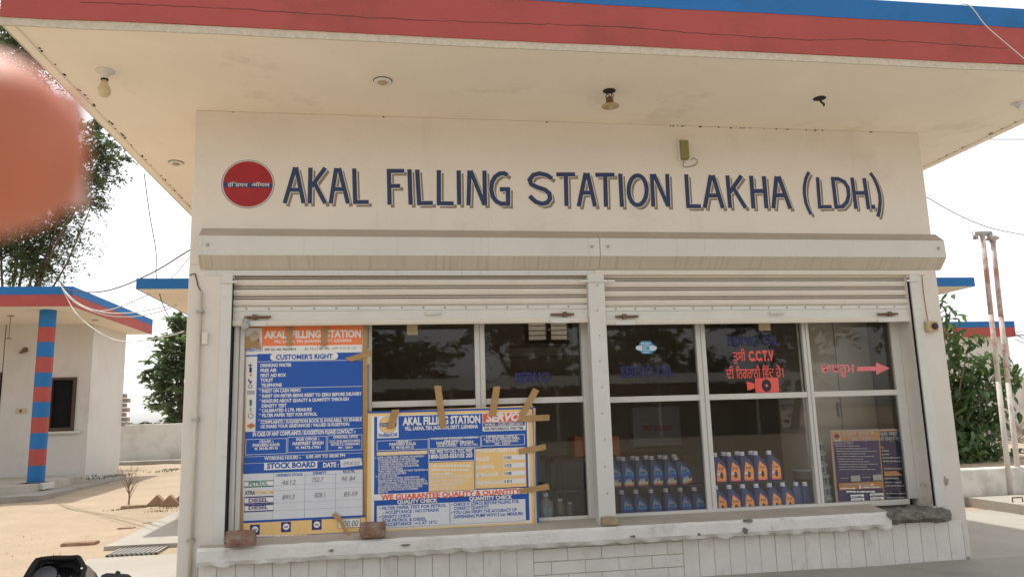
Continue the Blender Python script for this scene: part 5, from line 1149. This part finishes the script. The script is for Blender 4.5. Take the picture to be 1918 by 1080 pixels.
# ================================================================== overhead wires
def cable(name, pts, rad, m, lab, cat='cable', group=None):
    P = [Vector(q) for q in pts]; out = []
    for i in range(len(P)-1):       # Catmull-Rom
        p0, p1, p2, p3 = P[max(i-1, 0)], P[i], P[i+1], P[min(i+2, len(P)-1)]
        for k in range(8):
            u = k/8; out.append(.5*((2*p1)+(p2-p0)*u+(2*p0-5*p1+4*p2-p3)*u*u+(3*p1-p0-3*p2+p3)*u**3))
    out.append(P[-1]); return tag(MB().tube(out, rad, 5).build(name, m, smooth=True), lab, cat, group)
GW = 'cables strung between outbuilding and shop'
def wp(px, py, y): return AY(px, py, y)
cable('cable', [wp(115, 539, 8.48), wp(140, 545, 8), wp(180, 547, 7), wp(225, 537, 6), wp(290, 508, 5), wp(352, 470, 4.2), wp(372, 460, 4.1)], .010, CABLE, 'black cable from the outbuilding roof up to the shop side', 'cable', GW)
for k, (mids, lab) in enumerate(((((140, 563), (175, 580), (205, 580), (245, 566), (281, 550)), 'highest of the pale cables hanging off the outbuilding corner'), (((145, 568), (190, 584), (240, 586), (290, 578), (330, 570)), 'middle pale cable hanging off the outbuilding corner'), (((140, 566), (190, 588), (240, 593), (290, 586), (332, 571)), 'lower pale cable hanging across the outbuilding roof edge'), (((140, 583), (175, 615), (215, 636), (255, 639), (310, 630), (345, 620)), 'lowest pale cable looping in front of the outbuilding wall'))):
    cable('cable', [wp(115, 537, 8.46)]+[wp(x, y, 8.3-.75*(i+1)) for i, (x, y) in enumerate(mids)], .008, CABLEW, lab, 'cable', GW)
cable('cable', [wp(270, 325, 4.6), wp(280, 400, 4.6), wp(292, 470, 4.55), wp(293, 520, 4.45), wp(305, 570, 5), wp(322, 600, 6), wp(345, 625, 7)], .006, CABLE, 'thin dark wire dangling down from the roof edge at left', 'cable')
cable('cable', [wp(358, 478, 4.4), wp(335, 506, 5), wp(310, 533, 6)], .005, CABLE, 'short thin wire beside the left rear canopy', 'cable')
cable('cable', [wp(1700, 350, 9), wp(1735, 369, 9), wp(1800, 405, 9.5), wp(1860, 428, 10), wp(1930, 442, 10.5)], .010, mat('brownish_cable', (.2, .15, .14), .8), 'sagging cable crossing the sky at right below the roof', 'cable')
cable('cable', [wp(1800, 261, 12), wp(1930, 261, 12)], .010, MATS['brownish_cable'], 'straight cable under the right roof corner', 'cable')
for k, (a, b) in enumerate(((560, 522), (569, 535), (584, 553))): cable('power_line', [wp(1740, a+8, 40), wp(1930, b, 30)], .012, mat('far_wire', (.4, .38, .37), .8), ('upper', 'middle', 'lower')[k]+' of three thin power lines crossing behind the vent pipes', 'power line', 'power lines at the right')
cable('roof_rope', [Vector((AY(1805, 13, YF-.02).x, YF+.3, 3.915)), Vector((AY(1808, 12, YF-.02).x, YF-.012, 3.912)), AY(1850, 52, YF-.03), AY(1920, 112, YF-.05), AY(1960, 150, YF-.05)], .0042, CABLEW, 'pale cord hanging diagonally over the blue and red roof edge', 'cord')

# ================================================================== motorcycle (its instrument top shows at the lower left)
BLKP = mat('black_plastic', (.018, .018, .02), .45, .2, 8); RUB = mat('tyre_rubber', (.02, .02, .02), .9, .1, 10); BPAINT = mat('bike_paint', (.02, .02, .025), .2, 0, spec=.6); CHR = mat('chrome', (.6, .6, .6), .18, .05, 8, metal=1.); DIAL = mat('dial_grey', (.30, .31, .33), .25, .1, 12); LENS = mat('gauge_lens', (.06, .065, .07), .12, 0, spec=.6)
O = AY(104, 1062, -3.28); BZ = O.z          # middle of the instrument cluster
fw = Vector((-.16, .987, 0)).normalized(); sd_ = Vector((fw.y, -fw.x, 0)); UPV = Vector((0, 0, 1))
bo = Vector((O.x, O.y, 0))-fw*.12
def B(a, s_, z): return bo+fw*a+sd_*s_+UPV*z     # along, sideways, up
BK = thing('motorcycle', 'parked black motorcycle with only its instrument hood in view at lower left', 'motorcycle', (bo.x, bo.y, 0))
def torus(mb, c, R_, r_, n=36, k=10):
    vs = []; fs = []
    for i in range(n):
        a = 2*pi*i/n
        for j in range(k):
            b = 2*pi*j/k; q = c+(fw*cos(a)+UPV*sin(a))*(R_+r_*cos(b))+sd_*r_*sin(b); vs.append(q)
    for i in range(n):
        for j in range(k): fs.append((i*k+j, i*k+(j+1) % k, ((i+1) % n)*k+(j+1) % k, ((i+1) % n)*k+j))
    mb.add(vs, fs)
for a in (.42, -.86):
    c = B(a, 0, .30); mb = MB(); torus(mb, c, .255, .045); wh = mb.build('wheel', RUB, BK, smooth=True)
    mb = MB(); torus(mb, c, .215, .012)
    for k in range(12): d = fw*cos(k*pi/6)+UPV*sin(k*pi/6); mb.tube([c+sd_*.02, c+d*.21], .003, 4)
    mb.tube([c-sd_*.07, c+sd_*.07], .035, 12); mb.build('rim', CHR, wh)
for s_ in (-.085, .085): MB().tube([B(.42, s_, .30), B(.10, s_, BZ-.14)], .022, 10).build('fork', CHR, BK, smooth=True)
mb = MB()
for k in range(12):
    a0, a1 = radians(20+12*k), radians(32+12*k)
    for s0, s1 in ((-.06, .06),):
        q = [B(.42, 0, .30)+(fw*cos(a)+UPV*sin(a))*.325+sd_*s for a in (a0, a1) for s in (s0, s1)]; mb.add(q, [(0, 1, 3, 2)])
mb.build('front_mudguard', BPAINT, BK)
bm = MB()     # fuel tank, seat, tail as lofted sections
def loft(name, secs, m, n=14):
    mb = MB(); vs = []
    for a, wd, z0, z1 in secs:
        for k in range(n):
            t_ = 2*pi*k/n; x_ = cos(t_); y_ = sin(t_); x_ = math.copysign(abs(x_)**.75, x_); y_ = math.copysign(abs(y_)**.75, y_)
            vs.append(B(a, x_*wd, (z0+z1)/2+y_*(z1-z0)/2))
    f = [(i*n+k, i*n+(k+1) % n, (i+1)*n+(k+1) % n, (i+1)*n+k) for i in range(len(secs)-1) for k in range(n)]; f += [tuple(range(n)), tuple(range((len(secs)-1)*n, len(secs)*n))]
    mb.add(vs, f); return mb.build(name, m, BK, smooth=True)
zz = BZ-.06
loft('fuel_tank', [(.06, .05, zz-.14, zz-.06), (.0, .11, zz-.20, zz-.01), (-.15, .145, zz-.22, zz+.0), (-.30, .12, zz-.22, zz-.05), (-.36, .07, zz-.2, zz-.1)], BPAINT)
loft('seat', [(-.33, .08, zz-.16, zz-.08), (-.45, .12, zz-.17, zz-.09), (-.75, .13, zz-.15, zz-.05), (-.98, .10, zz-.12, zz-.03), (-1.05, .04, zz-.1, zz-.05)], RUB)
loft('tail', [(-.7, .12, zz-.24, zz-.15), (-1.0, .10, zz-.2, zz-.12), (-1.18, .06, zz-.17, zz-.1)], BPAINT)
loft('engine', [(.12, .07, .28, .46), (.05, .12, .22, .56), (-.2, .14, .2, .6), (-.34, .11, .24, .5)], mat('engine_alloy', (.25, .25, .25), .5, .2, 12, metal=.7))
MB().tube([B(.12, .1, .42), B(.16, .12, .3), B(.0, .15, .22), B(-.5, .16, .27), B(-1.0, .17, .36)], [.018, .02, .03, .045, .05], 10).build('exhaust', CHR, BK, smooth=True)
mb = MB()
for s_ in (-.1, .1): mb.tube([B(-.3, s_, .3), B(-.86, s_, .3)], .02, 8); mb.tube([B(-.86, s_*1.1, .3), B(-.72, s_*1.1, zz-.2)], .03, 8); mb.tube([B(.04, s_*.4, zz-.1), B(-.1, s_, .3), B(-.3, s_, .3)], .018, 8); mb.tube([B(.0, s_*.3, zz-.14), B(-.4, s_, zz-.2), B(-1.0, s_*.8, zz-.17)], .015, 8)
mb.build('frame', BLKP, BK)
# instrument hood: a dark shroud round two gauges
def Q(u, v, d): # photo pixel at a distance plane along the bike
    p = ray(u, v); base = O+fw*d; t_ = (base-CAM).dot(fw)/p.dot(fw); return CAM+p*t_
rim = [(40, 1085), (44, 1078), (52, 1064), (60, 1052), (67, 1044), (82, 1041), (104, 1039), (130, 1039), (147, 1038), (152, 1041), (158, 1051), (164, 1062), (163, 1066), (157, 1080), (155, 1090)]
inn = [(52, 1086), (55, 1079), (61, 1068), (67, 1058), (73, 1049), (85, 1046), (104, 1045), (130, 1045), (144, 1045), (147, 1048), (151, 1055), (155, 1063), (154, 1067), (149, 1080), (147, 1090)]
mb = MB(); n = len(rim)
vs = [Q(u, v, .0) for u, v in rim]+[Q(u, v, .01) for u, v in inn]+[Q(u*.8+104*.2, v*.8+1066*.2+3, .10) for u, v in inn]+[Q(u*.82+104*.18, v+6, .16) for u, v in rim]
fs = []
for i in range(n-1): fs += [(i, i+1, n+i+1, n+i), (n+i, n+i+1, 2*n+i+1, 2*n+i), (i+1, i, 3*n+i, 3*n+i+1)]
mb.add(vs, fs); hood = mb.build('instrument_hood', BLKP, BK, smooth=False)
mb = MB(); mb.add([Q(u*.8+104*.2, v*.8+1066*.2+3, .095) for u, v in inn]+[Q(60, 1120, .095), ], [tuple(range(n+1))]); mb.build('dash_panel', BLKP, hood)
def disc(c, R_, nrm, mbx, k=22, thick=.012):
    nrm = nrm.normalized(); a = nrm.orthogonal().normalized(); b = nrm.cross(a)
    mbx.add([c+(a*cos(2*pi*i/k)+b*sin(2*pi*i/k))*R_-nrm*thick for i in range(k)]+[c+(a*cos(2*pi*i/k)+b*sin(2*pi*i/k))*R_ for i in range(k)], [tuple(range(k, 2*k))]+[(i, (i+1) % k, k+(i+1) % k, k+i) for i in range(k)])
nr = -fw*.75+UPV*.66
c1 = Q(84, 1078, .05); mb = MB(); disc(c1, .034, nr, mb); g1 = mb.build('speedometer', BLKP, hood); mb = MB(); disc(c1+nr.normalized()*.002, .028, nr, mb); mb.build('dial', DIAL, hood)
c2 = Q(127, 1078, .055); mb = MB(); disc(c2, .042, nr, mb, 22, .02); mb.build('fuel_gauge', LENS, hood)
mb = MB(); disc(Q(110, 1075, .045), .003, nr, mb, 8, .002); disc(Q(133, 1076, .045), .003, nr, mb, 8, .002); disc(Q(153, 1063, .0), .003, nr, mb, 8, .002); mb.build('screws', CHR, hood, kind='stuff')
mb = MB(); disc(Q(60, 1083, .03), .008, nr, mb, 10, .006); mb.build('indicator_lamp', mat('lamp_red', (.6, .05, .03), .3), hood)
mb = MB(); c = B(.2, 0, BZ-.09); mb.lathe([(.03, -.06), (.075, -.02), (.09, .03), (.085, .045), (.02, .055)], c, 20, 0, 'y'); mb.build('headlight', CHR, BK, smooth=True)
hz = BZ-.11
mb = MB(); mb.tube([B(.02, -.36, hz-.03), B(.03, -.22, hz+.0), B(.08, -.06, hz-.07), B(.08, .06, hz-.07), B(.03, .22, hz-.0), B(.02, .36, hz-.03)], .011, 8); mb.build('handlebar', BLKP, BK)
for s_ in (-1, 1): MB().tube([B(.018, s_*.26, hz-.012), B(.02, s_*.40, hz-.04)], .017, 10).build('grip', RUB, BK)
# brake reservoir and lever at the right bar
rs = [(186, 1086), (190, 1076), (200, 1072), (222, 1073), (240, 1074), (247, 1079), (246, 1090)]
mb = MB(); k = len(rs); mb.add([Q(u, v, .0) for u, v in rs]+[Q(u, v, .045) for u, v in rs], [tuple(range(k)), tuple(range(k, 2*k))[::-1]]+[(i, (i+1) % k, k+(i+1) % k, k+i) for i in range(k)]); mb.build('brake_reservoir', mat('reservoir_grey', (.06, .06, .07), .4), BK)
mb = MB(); mb.tube([Q(218, 1078, .02), Q(222, 1069, .02)], .006, 6); mb.build('switch_knob', BLKP, BK)
MB().tube([Q(240, 1092, .03), Q(300, 1140, .06)], .007, 6).build('brake_lever', CHR, BK)
MB().tube([B(-.35, -.12, .22), B(-.42, -.34, .0)], .012, 6).build('side_stand', BLKP, BK)

# ================================================================== the photographer's hand: an index finger pokes into the left of the view
SKIN = mat('skin', (.47, .155, .085), .5, .06, 300, .15, 900, sss=.7)
def K(x, y, z): return CAM+CR*x+CU*y+CF*z
_b = bmesh.new(); bmesh.ops.create_icosphere(_b, subdivisions=2, radius=1); _b.verts.ensure_lookup_table()
SPV = [v.co.copy() for v in _b.verts]; SPF = [tuple(v.index for v in f.verts) for f in _b.faces]; _b.free()
def ball(bm, c, r_, seg=14): bm.add([c+v*r_ for v in SPV], SPF)
def limb(bm, pts):
    for (p, r0), (q, r1) in zip(pts, pts[1:]):
        p, q = Vector(p), Vector(q); n = max(2, int((q-p).length/.004))
        for i in range(n+1): f = i/n; ball(bm, K(*p.lerp(q, f)), r0+(r1-r0)*f, 12)
bm = MB()
limb(bm, [((-.0420, .0114, .060), .0080), ((-.048, .0110, .058), .0088), ((-.066, .0085, .051), .0092), ((-.088, .004, .034), .0095), ((-.108, -.014, -.004), .012)])
for j, (dy, k) in enumerate(((-.021, 1.0), (-.041, .96), (-.059, .82))):
    limb(bm, [((-.066, -.012+dy, .030), .0074*k), ((-.082, -.012+dy, .040), .0082*k), ((-.104, -.012+dy, .032), .0090*k), ((-.114, -.014+dy, -.006), .0115*k)])
limb(bm, [((-.062, -.035, -.040), .009), ((-.086, -.042, -.044), .010), ((-.110, -.066, -.048), .013), ((-.128, -.092, -.052), .016)])
for y in (-.016, -.034, -.052, -.070): limb(bm, [((-.112, y, -.006), .012), ((-.124, y*.75-.03, -.03), .015), ((-.136, -.086+(y+.04)*.5, -.058), .017)])
limb(bm, [((-.136, -.090, -.060), .024), ((-.155, -.125, -.085), .026), ((-.22, -.23, -.16), .036), ((-.28, -.33, -.24), .042)])
me = bpy.data.meshes.new('hand'); me.from_pydata(bm.v, [], bm.f); me.materials.append(SKIN)
hand = link('hand', me); tag(hand, "photographer's hand, its blurred index fingertip poking into the left of the view", 'hand')
rm = hand.modifiers.new('remesh', 'REMESH'); rm.mode = 'VOXEL'; rm.voxel_size = .0016; rm.use_smooth_shade = True
sm = hand.modifiers.new('smooth', 'SMOOTH'); sm.factor = .6; sm.iterations = 6
mb = MB(); nl = K(-.0448, .0125, .0672); mb.obox(nl, CR*.0055+CF*.002, CU*.0052, CF*.0006); mb.build('fingernail', mat('nail', (.7, .45, .38), .3), hand)

# ================================================================== across the road (seen only mirrored in the panes, and lighting the shop front)
TIN = mat('tin_sheet', (.46, .44, .40), .5, .15, 2, metal=.2); 
t = thing('roadside_shed', 'tin-roofed shed across the road, behind the photographer', 'shed', (6, -30, 0))
MB().box(-6, 22, -33, -32.8, 0, 2.6).build('wall', mat('shed_wall', (.30, .25, .19), .9, .15, .6), t)
mb = MB(); n = 160
vs = []
for k in range(n+1): x = -7+30*k/n; dz = .06*(k % 2); vs += [(x, -29.2, 2.55+dz), (x, -33.2, 3.2+dz)]
mb.add(vs, [(2*k, 2*k+1, 2*k+3, 2*k+2) for k in range(n)]); mb.build('tin_roof', TIN, t)
for x in (-6, -1, 4, 9, 14, 19): MB().tube([(x, -29.4, 0), (x, -29.4, 2.6)], .07, 8).build('post', TIN, t)
LEAFB = mat('roadside_leaf', (.05, .07, .03), .6, .3, 2, trans=(.08, .12, .03))
r = random.Random(41)
for k, (x, y, h) in enumerate(((-16, -36, 8), (-8, -38, 9), (0, -37, 8.5), (8, -38, 9), (16, -37, 8), (25, -37, 9), (34, -35, 8.5), (45, -33, 9))):
    cl = [((x+r.uniform(-3.2, 3.2), y+r.uniform(-1.5, 1.5), h*r.uniform(.35, .85)), r.uniform(1.5, 2.3)) for _ in range(9)]
    tree('roadside_tree', 'dense tree across the road behind the photographer, %s from the left' % ORD[k], (x, y, 0), h, cl, 100+k, 16, 7, .5, .17, LEAFB, .3, .22, 1.4, 'trees across the road')
